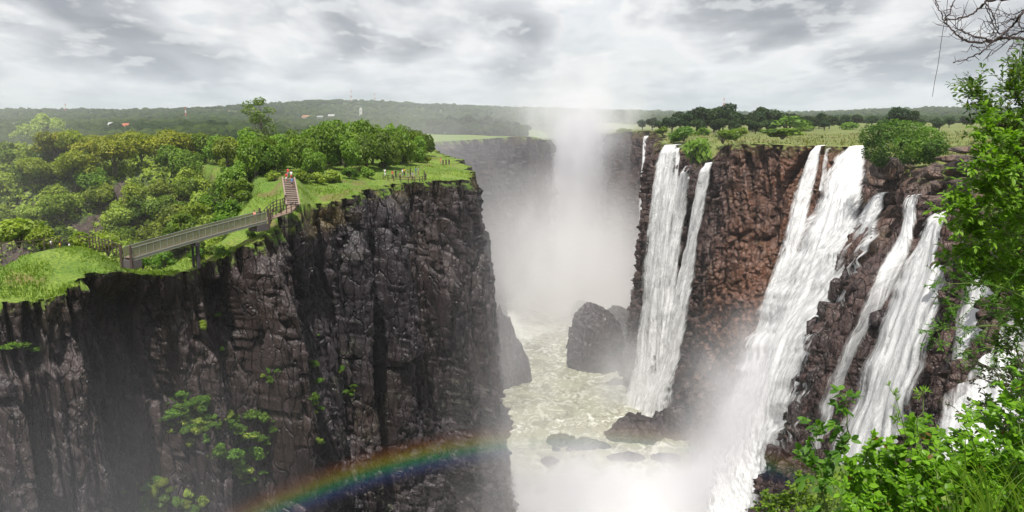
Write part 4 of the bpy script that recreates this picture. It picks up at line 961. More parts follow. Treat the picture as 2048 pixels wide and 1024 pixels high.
big_bush('rim_bush', 'broad bright green bush spreading over the rim just right of the great fall', [(1745, 272, 196, (2.7, 2.4, 2.3)), (1770, 264, 192, (3.0, 2.8, 2.2)), (1800, 260, 188, (3.0, 2.8, 2.2)), (1830, 266, 182, (2.9, 2.8, 2.2)), (1858, 276, 176, (2.6, 2.6, 2.0)), (1748, 298, 194, (2.2, 2.2, 2.6)), (1785, 290, 186, (3.0, 2.8, 2.4)), (1815, 292, 180, (3.0, 2.8, 2.2)), (1845, 298, 175, (2.6, 2.6, 1.9)), (1872, 294, 172, (2.0, 2.0, 1.5)), (1760, 318, 190, (1.5, 1.5, 1.5)), (1825, 314, 178, (2.3, 2.2, 1.4)), (1855, 314, 174, (1.8, 1.8, 1.1))], leaf_mat('rim_bush_leaves', (.035, .085, .008), (.125, .23, .02), ovar=.1), 800, .55, 9)
def rt(x, top, Y0):                                              # a right-bank tree whose top reaches the surveyed bearing
    ztop = P(x, top, Y0)[2]; X0 = P(x, top, Y0)[0]
    s = (ztop + 10.5) / 8.9; return (X0, Y0, -10.4), s
RT = [(1285, 240, 500), (1305, 236, 495), (1322, 242, 470), (1345, 232, 440), (1362, 226, 450), (1380, 226, 430), (1395, 218, 460), (1412, 214, 440), (1430, 214, 440), (1448, 210, 450), (1465, 220, 430), (1480, 226, 430), (1398, 238, 400), (1440, 236, 400), (1470, 240, 395), (1500, 226, 440), (1515, 224, 460), (1535, 214, 470), (1550, 222, 470), (1570, 228, 480), (1590, 228, 520), (1612, 232, 540), (1640, 226, 560), (1660, 230, 540), (1690, 231, 600), (1715, 230, 620), (1745, 232, 640), (1512, 242, 400), (1540, 238, 420), (1628, 238, 500), (1650, 240, 480), (1680, 240, 560), (1798, 214, 430), (1815, 218, 430), (1840, 236, 560), (1870, 236, 600), (1900, 234, 600), (1935, 232, 620), (1880, 240, 480)]
for k, (x, tp, Y0) in enumerate(RT):
    l, s = rt(x, tp, Y0)
    lb = {32: 'rounded dark tree rising alone above the grass right of the tree line', 0: 'leftmost dark tree on the right bank beside the plume', 9: 'tallest crown of the dark tree clump above the far falls', 17: 'rough-topped dark tree standing clear of its neighbours'}.get(k, 'dark green tree in the line behind the right-bank grassland')
    tree('dark', l, (s * 1.12) if s < 1.2 else s, lb, None if k in (32, 0, 9, 17) else 'dark trees in the right-bank tree line', sz=s)
for x, y, Y0, s in ((1360, 250, 400, 4), (1325, 250, 420, 3.5), (1480, 250, 380, 4), (1400, 250, 380, 4.2), (1540, 250, 390, 3.6), (1610, 246, 470, 5), (1700, 244, 520, 5.5), (1760, 243, 520, 5)):
    p = P(x, y, Y0); p[2] = -9
    shrub('lush', p, (s, s, s * .7), 'scrubby bush at the foot of the right-bank tree line', 'scrub below the tree line')

# far woods
HOUSES = [(P(a, 255, b)[0], b, c) for a, b, c in ((228, 620, 9), (266, 640, 17), (57, 700, 22), (100, 560, 20), (148, 750, 6), (614, 1700, 26), (470, 1300, 26), (640, 1600, 14), (663, 1750, 22), (722, 1900, 8))]
def base_z(x, y):
    g = ground_z(x, y)
    return np.where((x > 50) & (y < 1200), np.maximum(g, -10), np.maximum(g, np.where(y < 900, -12.8, -14)))
r = np.random.default_rng(9)
N = 26000
Y = np.exp(r.uniform(math.log(300), math.log(5600), N)); a = r.uniform(-.72, .70, N); X = a * Y
keep = ~((a > .15) & (Y < 760 + 250 * a)) & ~((X > 8) & (X < 110) & (Y < 930)) & ~((Y < 330) & (a > -.25)) & ~((X > -75) & (X < 60) & (Y < 512))
for hx, hy, hw in HOUSES: keep &= ~((np.abs(X - hx * Y / hy) < hw * .5 + 4) & (Y > hy - 160) & (Y < hy + 20))
dens = fbm(X * .004, Y * .004, 0, 3, 90); keep &= (dens > -.35) | (Y > 2500)
X, Y = X[keep], Y[keep]; N = len(X)
S = (2.4 + 3.4 * r.random(N) ** 2) * (1 + np.clip((Y - 900) / 2600, 0, 1.7))
ico = bpy.data.meshes.new('t'); bmm = __import__('bmesh').new(); __import__('bmesh').ops.create_icosphere(bmm, subdivisions=2, radius=1); iv = np.array([v.co[:] for v in bmm.verts]); iff = np.array([[v.index for v in f.verts] for f in bmm.faces]); bmm.free(); bpy.data.meshes.remove(ico)
Zb = base_z(X, Y)
Vv = iv[None] * np.stack([S * r.uniform(.9, 1.5, N), S, S * r.uniform(.65, 1.0, N)], -1)[:, None]
nz_ = vn(iv[None, :, 0] * 2.2 + X[:, None], iv[None, :, 1] * 2.2 + Y[:, None], iv[None, :, 2] * 2.2, 3)
Vv = Vv * (1 + .42 * nz_)[..., None] + np.stack([X, Y, Zb + S * .45 + r.uniform(-1, 1, N)], -1)[:, None]
Ff = iff[None] + (np.arange(N) * len(iv))[:, None, None]
m, t = newmat('far_foliage')
pos = t.n('ShaderNodeNewGeometry').outputs['Position']; rr = t.attr('rnd')
b = t.noise(pos, .45, 4, .7)
c = t.mix(rr, (.018, .036, .012), (.060, .088, .022)); c = t.mix(t.rng(b, .4, .7), c, (.010, .020, .008))
t.out(t.n('ShaderNodeBsdfPrincipled', {'Base Color': c, 'Roughness': .9, 'Specular IOR Level': .1, 'Normal': t.n('ShaderNodeBump', {'Height': b, 'Strength': 1, 'Distance': 1.4}).outputs[0]}).outputs[0])
rr_ = np.clip(fbm(X * .01, Y * .01, 0, 3, 95) * .8 + .45 + r.uniform(-.3, .3, N), 0, 1)
tag(obj('far_woods', npmesh('far_woods', Vv.reshape(-1, 3), Ff.reshape(-1, 3), [m], attrs={'rnd': np.repeat(rr_, len(iv))})), 'continuous dark woods covering the plain up to the horizon', 'woods', kind='stuff')

# grass
def grass(name, C, n, lo, hi, dmax, h, mat, label, sd, dmin=0.0, ymax=400):
    r = np.random.default_rng(sd)
    T = C['V'][:, :C['inl'] + 4]; D = C['top']; par = C['par']
    ii = np.where((par >= lo) & (par <= hi))[0]
    G = T[ii]; dist = np.linalg.norm(G[..., :2] - G[:, C['inl']:C['inl'] + 1, :2], axis=-1)
    A = np.linalg.norm(np.cross(G[1:, :-1] - G[:-1, :-1], G[:-1, 1:] - G[:-1, :-1]), axis=-1) / (G[:-1, :-1, 1] ** 2)
    A = np.where((dist[:-1, :-1] < dmax) & (dist[:-1, :-1] >= dmin) & (G[:-1, :-1, 1] < ymax), A, 0)
    k = r.choice(A.size, n, p=(A / A.sum()).ravel()); i, j = np.unravel_index(k, A.shape); a = r.random((n, 1)); b = r.random((n, 1))
    p = G[i, j] * (1 - a) * (1 - b) + G[i + 1, j] * a * (1 - b) + G[i, j + 1] * (1 - a) * b + G[i + 1, j + 1] * a * b
    cl_ = fbm(p[:, 0] * .3, p[:, 1] * .3, 0, 3, sd); ok = cl_ > -.12; p = p[ok]; n = len(p); cl_ = cl_[ok]
    hh = h * r.uniform(.5, 1.3, n) * (1 + cl_); w = hh * (r.uniform(.25, .4, n) if h < .3 else r.uniform(.4, .7, n))
    th = r.uniform(0, math.pi, n); dx = np.stack([np.cos(th), np.sin(th), 0 * th], -1) * w[:, None] / 2
    ln = np.stack([r.normal(size=n) * .35, r.normal(size=n) * .35, np.ones(n)], -1) * hh[:, None]
    p[:, 2] -= .05
    V = np.stack([p - dx, p + dx, p + dx * .9 + ln * .9, p - dx * .9 + ln], 1)
    rn = np.clip(.5 + .6 * fbm(p[:, 0] * .12, p[:, 1] * .12, 0, 3, sd + 2) + r.uniform(-.25, .25, n), 0, 1)
    return tag(obj(name, npmesh(name, V.reshape(-1, 3), np.arange(4 * n).reshape(n, 4), [mat], attrs={'rnd': np.repeat(rn, 4)})), label, 'grass', kind='stuff')
M['grass'] = leaf_mat('grass_blades', (.13, .21, .02), (.24, .32, .038), tr=.45, ovar=0)
M['dry_grass'] = leaf_mat('dry_grass_blades', (.10, .125, .03), (.27, .26, .09), tr=.35, ovar=0)
grass('grass', CL, 90000, 0, 18.2, 34, .24, M['grass'], 'short bright green grass on the left clifftop and knoll', 1)
grass('dry_grass', CR, 50000, 5.6, 19.5, 320, .55, M['dry_grass'], 'tall yellowish grass on the right-bank plateau', 2, dmin=3, ymax=520)
# ------------------------------------------------------------------ the brink the photographer stands on
xs = np.linspace(-6, 90, 130); ys = np.linspace(-60, 34, 120)
X, Y = np.meshgrid(xs, ys, indexing='ij')
Z = -1.72 - .42 * np.maximum(0, Y - .8) - 2.2 * np.maximum(0, Y * .40 + .4 - X) + fbm(X * .5, Y * .5, 0, 4, 51) * .25
Z = np.maximum(Z, -60)
tag(obj('brink_ground', npmesh('brink_ground', np.stack([X, Y, Z], -1), gridfaces(*X.shape), [M['rock_left']], attrs={'dep': np.full(X.size, -1.0), 'crack': 0 * X, 'rnd': 0 * X + .4})), kind='structure')
def gz(x, y): return -1.72 - .42 * max(0, y - .8) - 2.2 * max(0, y * .4 + .4 - x)

def leaf_geo(P0, D, Up, size, r, shape):
    """leaves at P0 growing along D; returns tris. shape: width ratio, fold, droop, obovate shift"""
    wr, fold, droop, ob = shape
    n = len(P0); D = D / np.linalg.norm(D, axis=1)[:, None]
    S = np.cross(D, Up); S /= np.linalg.norm(S, axis=1)[:, None] + 1e-9; N_ = np.cross(S, D)
    s = (size * r.uniform(.55, 1.25, n))[:, None]; w = s * wr * .5
    dr = -np.array([0, 0, 1.0]) * s * droop
    a1, a2 = .28 + ob * .15, .68 + ob * .1
    w1, w2 = (.85 - ob * .35), (.82 + ob * .2)
    b = P0; t = P0 + D * s + dr
    m1 = P0 + D * s * a1 + dr * .15; m2 = P0 + D * s * a2 + dr * .5
    l1 = m1 + S * w * w1 + N_ * w * fold; l2 = m2 + S * w * w2 + N_ * w * fold
    r1 = m1 - S * w * w1 + N_ * w * fold; r2 = m2 - S * w * w2 + N_ * w * fold
    V = np.stack([b, m1, m2, t, l1, l2, r1, r2], 1).reshape(-1, 3)
    T = np.array([(0, 1, 4), (4, 1, 2), (4, 2, 5), (5, 2, 3), (0, 6, 1), (6, 2, 1), (6, 7, 2), (7, 3, 2)])
    return V, (T[None] + (np.arange(n) * 8)[:, None, None]).reshape(-1, 3)

def spray_plant(name, label, strokes, leafmat, twigmat, size, shape, twig=.3, ntw=14, nlv=9, sd=0, pair=False, cat='shrub', rad=.008, up=.35, spread=.9, sub=0, jit=.25, start=.25, tipleaf=3, whorl=1, depth=.5):
    """stems follow the surveyed strokes (px, py, Y); twigs leave them, leaves line the twigs"""
    r = np.random.default_rng(sd); mb = MB(); PP, DD, UU = [], [], []
    def twigleaves(a, b, n):
        d = b - a; L = np.linalg.norm(d); d = d / L
        side = np.cross(d, [0, 0, 1.0]); side /= np.linalg.norm(side) + 1e-9
        for k in range(n):
            f = (k + .6) / n; p = a + d * L * f
            sg = 1 if k % 2 else -1
            for q in ((1, -1) if pair else (sg,)):
                dd = d * r.uniform(.4, .9) + side * q * r.uniform(.6, 1.1) + np.array([0, 0, r.uniform(-.25, .5)]) + r.normal(size=3) * .2
                PP.append(p); DD.append(dd); UU.append(np.array([r.normal() * .3, -.35 + r.normal() * .3, 1.0]))
        for k in range(tipleaf):
            PP.append(b); DD.append(d + r.normal(size=3) * .5); UU.append(np.array([r.normal() * .4, -.3, 1.0]))
    for st in strokes:
        pts = np.array([P(*q) for q in st]); c, _ = catmull(pts, 10)
        n = len(c); c = c + np.stack([fbm(np.arange(n) * .25, i * 9.1 + sd, 0, 2, i) for i in range(3)], -1) * .05
        mb.tube(c, list(np.linspace(rad * 2.0, rad * .45, n)), 5)
        for k in range(ntw):
            f = start + (1 - start) * (k + r.random()) / ntw; i = int(f * (n - 2)); a = c[i]; d0 = c[i + 1] - c[i]; d0 /= np.linalg.norm(d0)
            d = d0 * .55 + r.normal(size=3) * spread * .6 * np.array([1, depth, 1]) + np.array([0, 0, up]); d /= np.linalg.norm(d)
            L = twig * r.uniform(.45, 1.15) * (1.15 - .5 * f)
            b = a + d * L; mid = (a + b) / 2 + r.normal(size=3) * L * .06
            mb.tube([a, mid, b], [rad * .5, rad * .35, rad * .15], 4)
            twigleaves(a + d * L * .15, b, nlv)
            for s_ in range(sub):
                g = r.uniform(.25, .9); a2 = a + (b - a) * g; d2 = d * .6 + r.normal(size=3) * .6; d2 /= np.linalg.norm(d2); b2 = a2 + d2 * L * r.uniform(.3, .6)
                mb.tube([a2, b2], [rad * .25, rad * .12], 3); twigleaves(a2, b2, max(3, nlv // 2))
        twigleaves(c[-4], c[-1], max(4, nlv // 2))
    PP, DD, UU = map(np.array, (PP, DD, UU))
    V, T = leaf_geo(PP, DD, UU, size, r, shape)
    root = P(*strokes[0][0]); root = np.array([root[0], root[1], gz(root[0], root[1])])
    # main stems run down to the ground below their first point
    for st in strokes:
        a = P(*st[0]); g = np.array([root[0] + (a[0] - root[0]) * .25, root[1] + (a[1] - root[1]) * .25, gz(a[0], a[1]) - .1])
        mb.tube([a, (a + g) / 2 + r.normal(size=3) * .05, g], [rad * 2, rad * 2.4, rad * 3], 5)
    for i in range(len(mb.v)): mb.v[i] = mb.v[i] - root
    e = empty(name, tuple(root))
    obj('leaves', npmesh('leaves', V - root, T, [leafmat], attrs={'rnd': np.repeat(np.clip(r.random(len(PP)), 0, 1), 8)}), e)
    mb.build('branches', twigmat, e)
    print(name, len(PP))
    return tag(e, label, cat)
def NL(*a, **k): return leaf_mat(*a, **k)
M['n_obov'] = NL('obovate_leaves', (.030, .070, .008), (.12, .205, .02), tr=.3, ovar=0, rough=.42, deadmix=.6)
M['n_bright'] = NL('light_leaves', (.09, .18, .012), (.20, .34, .03), tr=.4, ovar=0, rough=.45)
M['n_fine'] = NL('fine_leaves', (.045, .12, .012), (.12, .25, .025), tr=.38, ovar=0)
M['n_dark'] = NL('purplish_leaves', (.025, .018, .012), (.04, .07, .012), tr=.25, ovar=0)
M['n_broad'] = NL('broad_leaves', (.08, .18, .010), (.20, .38, .022), tr=.42, ovar=0, rough=.40, deadmix=1.0)
M['n_low'] = NL('low_leaves', (.05, .10, .008), (.17, .26, .02), tr=.35, ovar=0)
M['twig'] = simple('twig', (.07, .05, .03), .8, scale=20)
M['twig_green'] = simple('green_twig', (.10, .15, .03), .7, scale=20)
OB = (.42, .25, .08, 1.0); EL = (.5, .25, .2, 0.0); FN = (.35, .1, .05, 0.0); BR = (.55, .22, .25, .1)
R_ = 2130
spray_plant('leafy_tree', 'dark small-leaved tree branch reaching in from the right edge against the sky', [[(R_, 440, 9.4), (2062, 340, 9.2), (1998, 250, 9), (1956, 175, 9)], [(R_, 420, 9.8), (2075, 270, 9.6), (2030, 180, 9.5), (2042, 108, 9.4)], [(R_, 400, 9), (2050, 300, 8.8), (1985, 228, 8.8), (1952, 190, 8.7)], [(R_, 320, 9.2), (2070, 235, 9), (2012, 172, 9)],
            [(R_, 450, 9.4), (2050, 392, 9.2), (2005, 332, 9)], [(R_, 270, 9.3), (2080, 190, 9.3), (2048, 140, 9.2)], [(R_, 500, 9.6), (2058, 452, 9.4), (2018, 402, 9.3)], [(R_, 360, 9.1), (2062, 312, 9), (2018, 270, 9)], [(R_, 540, 9.7), (2070, 500, 9.5), (2030, 440, 9.4)], [(R_, 590, 10), (2070, 560, 9.8), (2030, 510, 9.7)], [(R_, 380, 10.5), (2080, 350, 10.4), (2050, 300, 10.3)]],
            M['n_obov'], M['twig'], .080, OB, twig=.42, ntw=24, nlv=10, sd=1, sub=2, cat='tree')
spray_plant('light_shrub', 'yellow-green leafy branches just below the dark tree branch at the right edge', [[(R_, 430, 8.4), (2020, 318, 8.2), (1950, 252, 8.1)], [(R_, 450, 8.3), (2010, 368, 8.1), (1958, 318, 8)], [(R_, 480, 8.4), (2010, 412, 8.2), (1962, 380, 8.1)], [(R_, 540, 8.5), (2000, 452, 8.3), (1940, 432, 8.1), (1908, 428, 8)], [(R_, 560, 8.6), (1998, 492, 8.4), (1922, 476, 8.2)], [(R_, 580, 8.7), (1990, 532, 8.5), (1908, 508, 8.3)], [(R_, 600, 8.9), (2010, 560, 8.7), (1930, 540, 8.5)], [(R_, 620, 9.2), (2060, 600, 9), (2000, 480, 8.8)], [(R_, 640, 9.2), (2070, 620, 9), (2040, 540, 8.8)]],
            M['n_bright'], M['twig_green'], .072, EL, twig=.36, ntw=27, nlv=10, sd=2, sub=2)
spray_plant('feathery_shrub', 'fine feathery green sprays reaching left in front of the wet rocks', [[(R_, 640, 8.6), (1985, 575, 8.3), (1862, 566, 8.1)], [(R_, 670, 8.7), (1995, 612, 8.4), (1870, 612, 8.2)], [(R_, 700, 8.8), (2005, 655, 8.5), (1890, 660, 8.2), (1862, 668, 8.2)], [(R_, 740, 8.9), (2005, 698, 8.6), (1905, 705, 8.3)], [(R_, 620, 8.9), (2000, 545, 8.6), (1900, 590, 8.4)], [(R_, 780, 9), (2025, 740, 8.8), (1945, 742, 8.6)], [(R_, 690, 9.5), (2050, 640, 9.3), (1980, 600, 9)], [(R_, 730, 9.5), (2060, 690, 9.3), (2000, 650, 9.2)]],
            M['n_fine'], M['twig_green'], .034, FN, twig=.34, ntw=22, nlv=13, sd=3, pair=True, sub=1, up=.05, spread=.7, rad=.005)
spray_plant('purplish_shrub', 'sparse purplish-brown leaves before the white water', [[(R_, 860, 7.4), (2030, 790, 7.2), (1960, 720, 7.1)], [(R_, 840, 7.4), (2010, 770, 7.2), (1925, 760, 7.1)], [(R_, 900, 7.4), (2000, 840, 7.2), (1920, 830, 7.1)], [(R_, 820, 7.6), (2060, 740, 7.4), (2010, 690, 7.3)]],
            M['n_dark'], M['twig'], .042, EL, twig=.30, ntw=13, nlv=6, sd=4, sub=1, rad=.005)
tips = [(1712, 915), (1742, 862), (1770, 880), (1800, 868), (1836, 818), (1866, 852), (1902, 838), (1944, 812), (1984, 800), (2022, 760), (2046, 715), (1884, 905), (1962, 885), (2012, 850), (1806, 935), (1852, 960), (1922, 950), (1982, 950), (2032, 905), (1728, 970), (2046, 800), (2050, 850), (1940, 905), (1770, 950)]
r = np.random.default_rng(3)
spray_plant('broad_leaved_bush', 'bright broad-leaved bush filling the bottom right corner', [[(x + (1950 - x) * .25 + r.normal() * 20, 1140, 4.4 + r.random() * .5), (x + r.normal() * 12 + 8, (y + 1090) / 2, 4.5 + r.random() * .5), (x, y + 18, 4.6 + r.random() * .6)] for x, y in tips],
            M['n_broad'], M['twig_green'], .058, BR, twig=.22, ntw=17, nlv=7, sd=5, pair=True, rad=.004, up=.3)
tips = [(1532, 1000), (1560, 985), (1592, 968), (1612, 955), (1645, 962), (1585, 1010), (1680, 948), (1704, 985), (1655, 1000), (1725, 1002), (1625, 1005), (1760, 985), (1800, 1000), (1548, 1015)]
spray_plant('low_shrub', 'low yellow-green shrub at the brink, bottom centre right', [[(x + r.normal() * 15, 1130, 6.6 + r.random()), (x + r.normal() * 8, (y + 1090) / 2, 6.8 + r.random() * .6), (x, y, 7 + r.random() * .6)] for x, y in tips],
            M['n_low'], M['twig_green'], .050, EL, twig=.22, ntw=14, nlv=8, sd=6, sub=1, rad=.004, up=.3)
spray_plant('sapling', 'thin sapling with drooping green leaves before the dark rib', [[(1655, 1120, 5.4), (1648, 1000, 5.4), (1630, 900, 5.5), (1640, 850, 5.5)], [(1655, 1100, 5.4), (1640, 980, 5.4), (1600, 912, 5.5)], [(1670, 1120, 5.4), (1690, 930, 5.4), (1692, 830, 5.4), (1698, 788, 5.4)], [(1660, 1120, 5.5), (1665, 960, 5.5), (1680, 880, 5.5)]],
            M['n_fine'], M['twig_green'], .075, BR, twig=.16, ntw=9, nlv=4, sd=7, rad=.004, up=-.1, start=.45)
spray_plant('flowering_stalk', 'thin flowering stalk standing up before the white cascade', [[(1850, 1100, 4.8), (1838, 960, 4.8), (1812, 860, 4.8), (1784, 768, 4.8)], [(1842, 1100, 4.8), (1826, 900, 4.8), (1848, 800, 4.8), (1842, 780, 4.8)], [(1835, 1090, 4.8), (1800, 900, 4.8), (1798, 820, 4.8)]],
            M['n_bright'], M['twig_green'], .036, (.22, .1, 0, 0), twig=.05, ntw=5, nlv=2, sd=8, rad=.0028, start=.82, tipleaf=6, cat='plant')
r = np.random.default_rng(61)
spray_plant('dense_shrub', 'dense dark green shrubbery closing the right edge behind the brighter leaves', [[(R_ + 20, y + 120, 10.8), (x + 60, y + 60, 10.6), (x, y, 10.4)] for x, y in [(r.uniform(1948, 2070) + (45 if 600 < yy < 800 else 0), yy) for yy in np.linspace(240, 1010, 50)]],
            M['n_obov'], M['twig'], .075, EL, twig=.45, ntw=15, nlv=9, sd=9, sub=1)
# grass at the brink
r = np.random.default_rng(8); V, Fq, RN = [], [], []
k0 = 0
for i in range(130):
    x = r.uniform(1880, 2100); Y0 = r.uniform(3.4, 5.5); a = P(x, r.uniform(1040, 1110), Y0)
    ln = r.uniform(.35, .8); th = r.normal() * .5 + (math.pi if r.random() < .75 else 0); L = 7; w = r.uniform(.003, .006)
    dirx = np.array([math.cos(th), math.sin(th) * .6, 0]); sd_ = np.array([-math.sin(th), math.cos(th), 0]) + np.array([.6, 0, 0])
    bend = r.uniform(.3, .9)
    for q in range(L):
        f = q / (L - 1); c = a + np.array([0, 0, 1]) * ln * (f - .45 * bend * f * f) + dirx * ln * bend * f ** 1.8
        V += [c - sd_ * w * (1 - f ** 2), c + sd_ * w * (1 - f ** 2)]; RN += [r.random() if q == 0 else RN[-1]] * 2
    Fq += [(k0 + 2 * q, k0 + 2 * q + 1, k0 + 2 * q + 3, k0 + 2 * q + 2) for q in range(L - 1)]; k0 += 2 * L
M['n_grass'] = NL('brink_grass', (.07, .15, .012), (.22, .32, .05), tr=.35, ovar=0, deadmix=1)
tag(obj('grass', npmesh('grass', V, Fq, [M['n_grass']], attrs={'rnd': RN})), 'long arching grass blades in the bottom right corner', 'grass', kind='stuff')

# bare tree overhead
def zz7(pts, Y0=6.0): return [P(1780 + a * .2929, b * .2929, Y0 + .15 * math.sin(i + a)) for i, (a, b) in enumerate(pts)]
mb = MB(); tr_ = MB()
base = np.array([5.6, 6.2, gz(5.6, 6.2)]); tr_.tube([base - [0, 0, .3], base + [.1, 0, 1.6], base + [-.05, .05, 3.2], base + [-.3, 0, 4.7], base + [-.5, 0, 6.0]], [.13, .11, .085, .06, .03], 8)
hub = base + [-.25, 0, 4.5]
br = [([(1500, 250), (1200, 262), (915, 265), (780, 262), (690, 280), (560, 285), (490, 265), (420, 200), (378, 150), (340, 80), (300, -20)], .013, .0025), ([(1500, 240), (1200, 190), (1000, 190), (915, 210), (820, 245), (740, 270), (690, 278)], .009, .005),
      ([(1500, 100), (1100, -30), (820, -8), (720, 0), (650, 15), (600, 65), (530, 110), (440, 130), (380, 140)], .013, .004), ([(378, 140), (400, 100), (420, 40), (450, -10)], .006, .003),
      ([(1500, 100), (1100, 0), (915, 80), (870, 130), (820, 190), (760, 240), (690, 300), (620, 360), (540, 395), (480, 415), (430, 428)], .011, .0025), ([(650, 20), (690, 80), (730, 170), (745, 240)], .005, .0025), ([(650, 20), (680, 110), (710, 180), (700, 260)], .004, .002),
      ([(690, 280), (600, 255), (540, 235), (500, 215), (460, 195), (430, 190)], .007, .002), ([(915, 70), (850, 90), (790, 100), (720, 95)], .004, .0015), ([(860, 120), (780, 150), (690, 160), (600, 120)], .004, .0015), ([(780, 300), (720, 350), (640, 415)], .003, .0012), ([(720, 300), (650, 320), (570, 320), (560, 300)], .003, .0012),
      ([(915, 300), (830, 320), (800, 360), (815, 400)], .003, .0015), ([(870, 130), (890, 180), (930, 210)], .004, .002), ([(760, 240), (700, 200), (670, 230)], .003, .0015)]
r = np.random.default_rng(14)
for pts, r0, r1 in br:
    w3 = np.array(zz7(pts)); c, _ = catmull(w3, 6); n = len(c); c = c + r.normal(size=c.shape) * .004
    mb.tube(c, list(np.linspace(r0, r1, n)), 6)
    for k in range(int(n * .45)):
        i = r.integers(2, n - 1); 
        if c[i][0] > 4.2: continue
        d = r.normal(size=3) * np.array([1, .4, 1]); d /= np.linalg.norm(d); L = r.uniform(.03, .16)
        mb.tube([c[i], c[i] + d * L * .5 + r.normal(size=3) * .01, c[i] + d * L + np.array([0, 0, .02])], [.0028, .002, .0009], 4)
for pts in (br[0][0], br[1][0], br[2][0], br[4][0]):
    a = zz7(pts)[0]; tr_.tube([a, (a + hub) / 2 + [0, 0, .1], hub], [.014, .03, .045], 6)
for q in (mb, tr_):
    for i in range(len(q.v)): q.v[i] = q.v[i] - base
e = empty('bare_tree', tuple(base)); tr_.build('trunk', M['bark'], e); M['dead'] = simple('dead_wood', (.055, .035, .035), .75, scale=30); mb.build('branches', M['dead'], e)
tag(e, 'leafless dark branches hanging in at the top right corner', 'tree')
mb = MB(); c = np.array(zz7([(395, -20), (385, 80), (370, 160), (350, 280), (330, 430), (305, 560), (290, 660)])); mb.tube(catmull(c, 6)[0], .0018, 4)
o0 = c[0].copy()
for i in range(len(mb.v)): mb.v[i] = mb.v[i] - o0
o = mb.build('hanging_vine', M['dead']); o.location = tuple(o0); tag(o, 'single thin vine hanging from the bare branches against the sky', 'vine')
# ------------------------------------------------------------------ footbridge
M['steel'] = simple('pale_painted_steel', (.24, .26, .22), .6, scale=3, var=.15)
M['girder'] = simple('weathered_girder', (.23, .23, .17), .7, scale=1.5)
M['wood'] = simple('weathered_dark_wood', (.075, .05, .038), .85, scale=5, bump=.4)
M['plank'] = simple('path_planks', (.20, .14, .10), .85, scale=4, bump=.4)
M['step'] = simple('stone_step', (.26, .20, .16), .9, scale=5, bump=.4)
M['tread'] = simple('dark_riser', (.07, .05, .045), .9, scale=5)
m, t = newmat('wire_mesh')
co_ = t.n('ShaderNodeTexCoord').outputs['Object']; n_ = t.noise(co_, .8, 4)
b = t.n('ShaderNodeBsdfPrincipled', {'Base Color': t.mix(n_, (.17, .18, .09), (.30, .30, .17)), 'Roughness': .7}).outputs[0]
t.out(t.n('ShaderNodeMixShader', {0: .62, 1: t.n('ShaderNodeBsdfTransparent').outputs[0], 2: b}).outputs[0]); M['mesh'] = m
A = P(257, 516, 98.0); B = P(526, 441, 118.0)
bd = (B - A); Lb = np.linalg.norm(bd[:2]); side = np.array([bd[1], -bd[0], 0]) / Lb * -1.0
side = np.array([.9, -.43, 0]) if False else np.array([bd[1], -bd[0], 0]) / Lb
def bp(f, s=0.0, h=0.0): return A + bd * f + side * s + np.array([0, 0, h + .10 * 4 * f * (1 - f)]) - A
br_ = empty('footbridge', tuple(A))
N_ = 22; fs = np.linspace(0, 1, N_ + 1)
mb = MB()
for i in range(66): mb.beam(bp((i + .04) / 66, 0, .02), bp((i + .92) / 66, 0, .02), 1.5, .06)
mb.build('deck', M['plank'], br_)
for s in (-.78, .78):
    mb = MB()
    for a, b in zip(fs[:-1], fs[1:]): mb.beam(bp(a, s, -.17), bp(b, s, -.17), .12, .30)
    mb.build('girder', M['girder'], br_)
    mb = MB()
    for a, b in zip(fs[:-1], fs[1:]): mb.beam(bp(a, s, .03), bp(b, s, .03), .17, .07)
    mb.build('deck_edge', M['steel'], br_)
    mb = MB()
    for a, b in zip(fs[:-1], fs[1:]): mb.beam(bp(a, s, 1.32), bp(b, s, 1.32), .08, .07)
    mb.build('handrail', M['steel'], br_)
    mb = MB()
    for a, b in zip(fs[:-1], fs[1:]): mb.beam(bp(a, s * .98, .72), bp(b, s * .98, .72), .03, 1.12)
    mb.build('mesh_panel', M['mesh'], br_)
    for f in fs:
        mb = MB(); mb.beam(bp(f, s * 1.03, -.1), bp(f, s * 1.03, 1.34), .05, .05); mb.build('post', M['steel'], br_)
pr = MB(); pr.box(bp(.435, 0, -.62), (2.1, .5, .45), math.atan2(side[1], side[0])); pr.box(bp(.45, .35, -2.3), (.34, .4, 3.4), math.atan2(side[1], side[0])); pr.box(bp(.45, -.6, -2.3), (.25, .3, 3.4)); pr.build('pier', simple('dark_concrete', (.06, .05, .055), .9), br_)
abm = simple('abutment_concrete', (.10, .085, .08), .9)
for f_, s_, z_ in ((.96, 2.2, -.85), (.02, 1.4, -.8)): ab = MB(); ab.box(bp(f_, 0, z_), (1.9, s_, .95), math.atan2(side[1], side[0])); ab.build('abutment', abm, br_)
tag(br_, 'narrow pale metal footbridge with mesh sides climbing to the grassy clifftop', 'bridge')
for f, s, nm in ((-.015, .9, 'lower end of the footbridge, on the near side'), (-.015, -.9, 'lower end of the footbridge, on the far side'), (1.012, .9, 'upper end of the footbridge, on the near side'), (1.012, -.9, 'upper end of the footbridge, on the far side')):
    q = A + bp(f, s, 0); mb = MB(); mb.tube([(0, 0, -1.2), (0, 0, .6), (.03, 0, 1.75)], [.17, .16, .15], 7); o = mb.build('gate_post', M['wood']); o.location = tuple(q); tag(o, 'thick dark wooden post at the ' + nm, 'post')

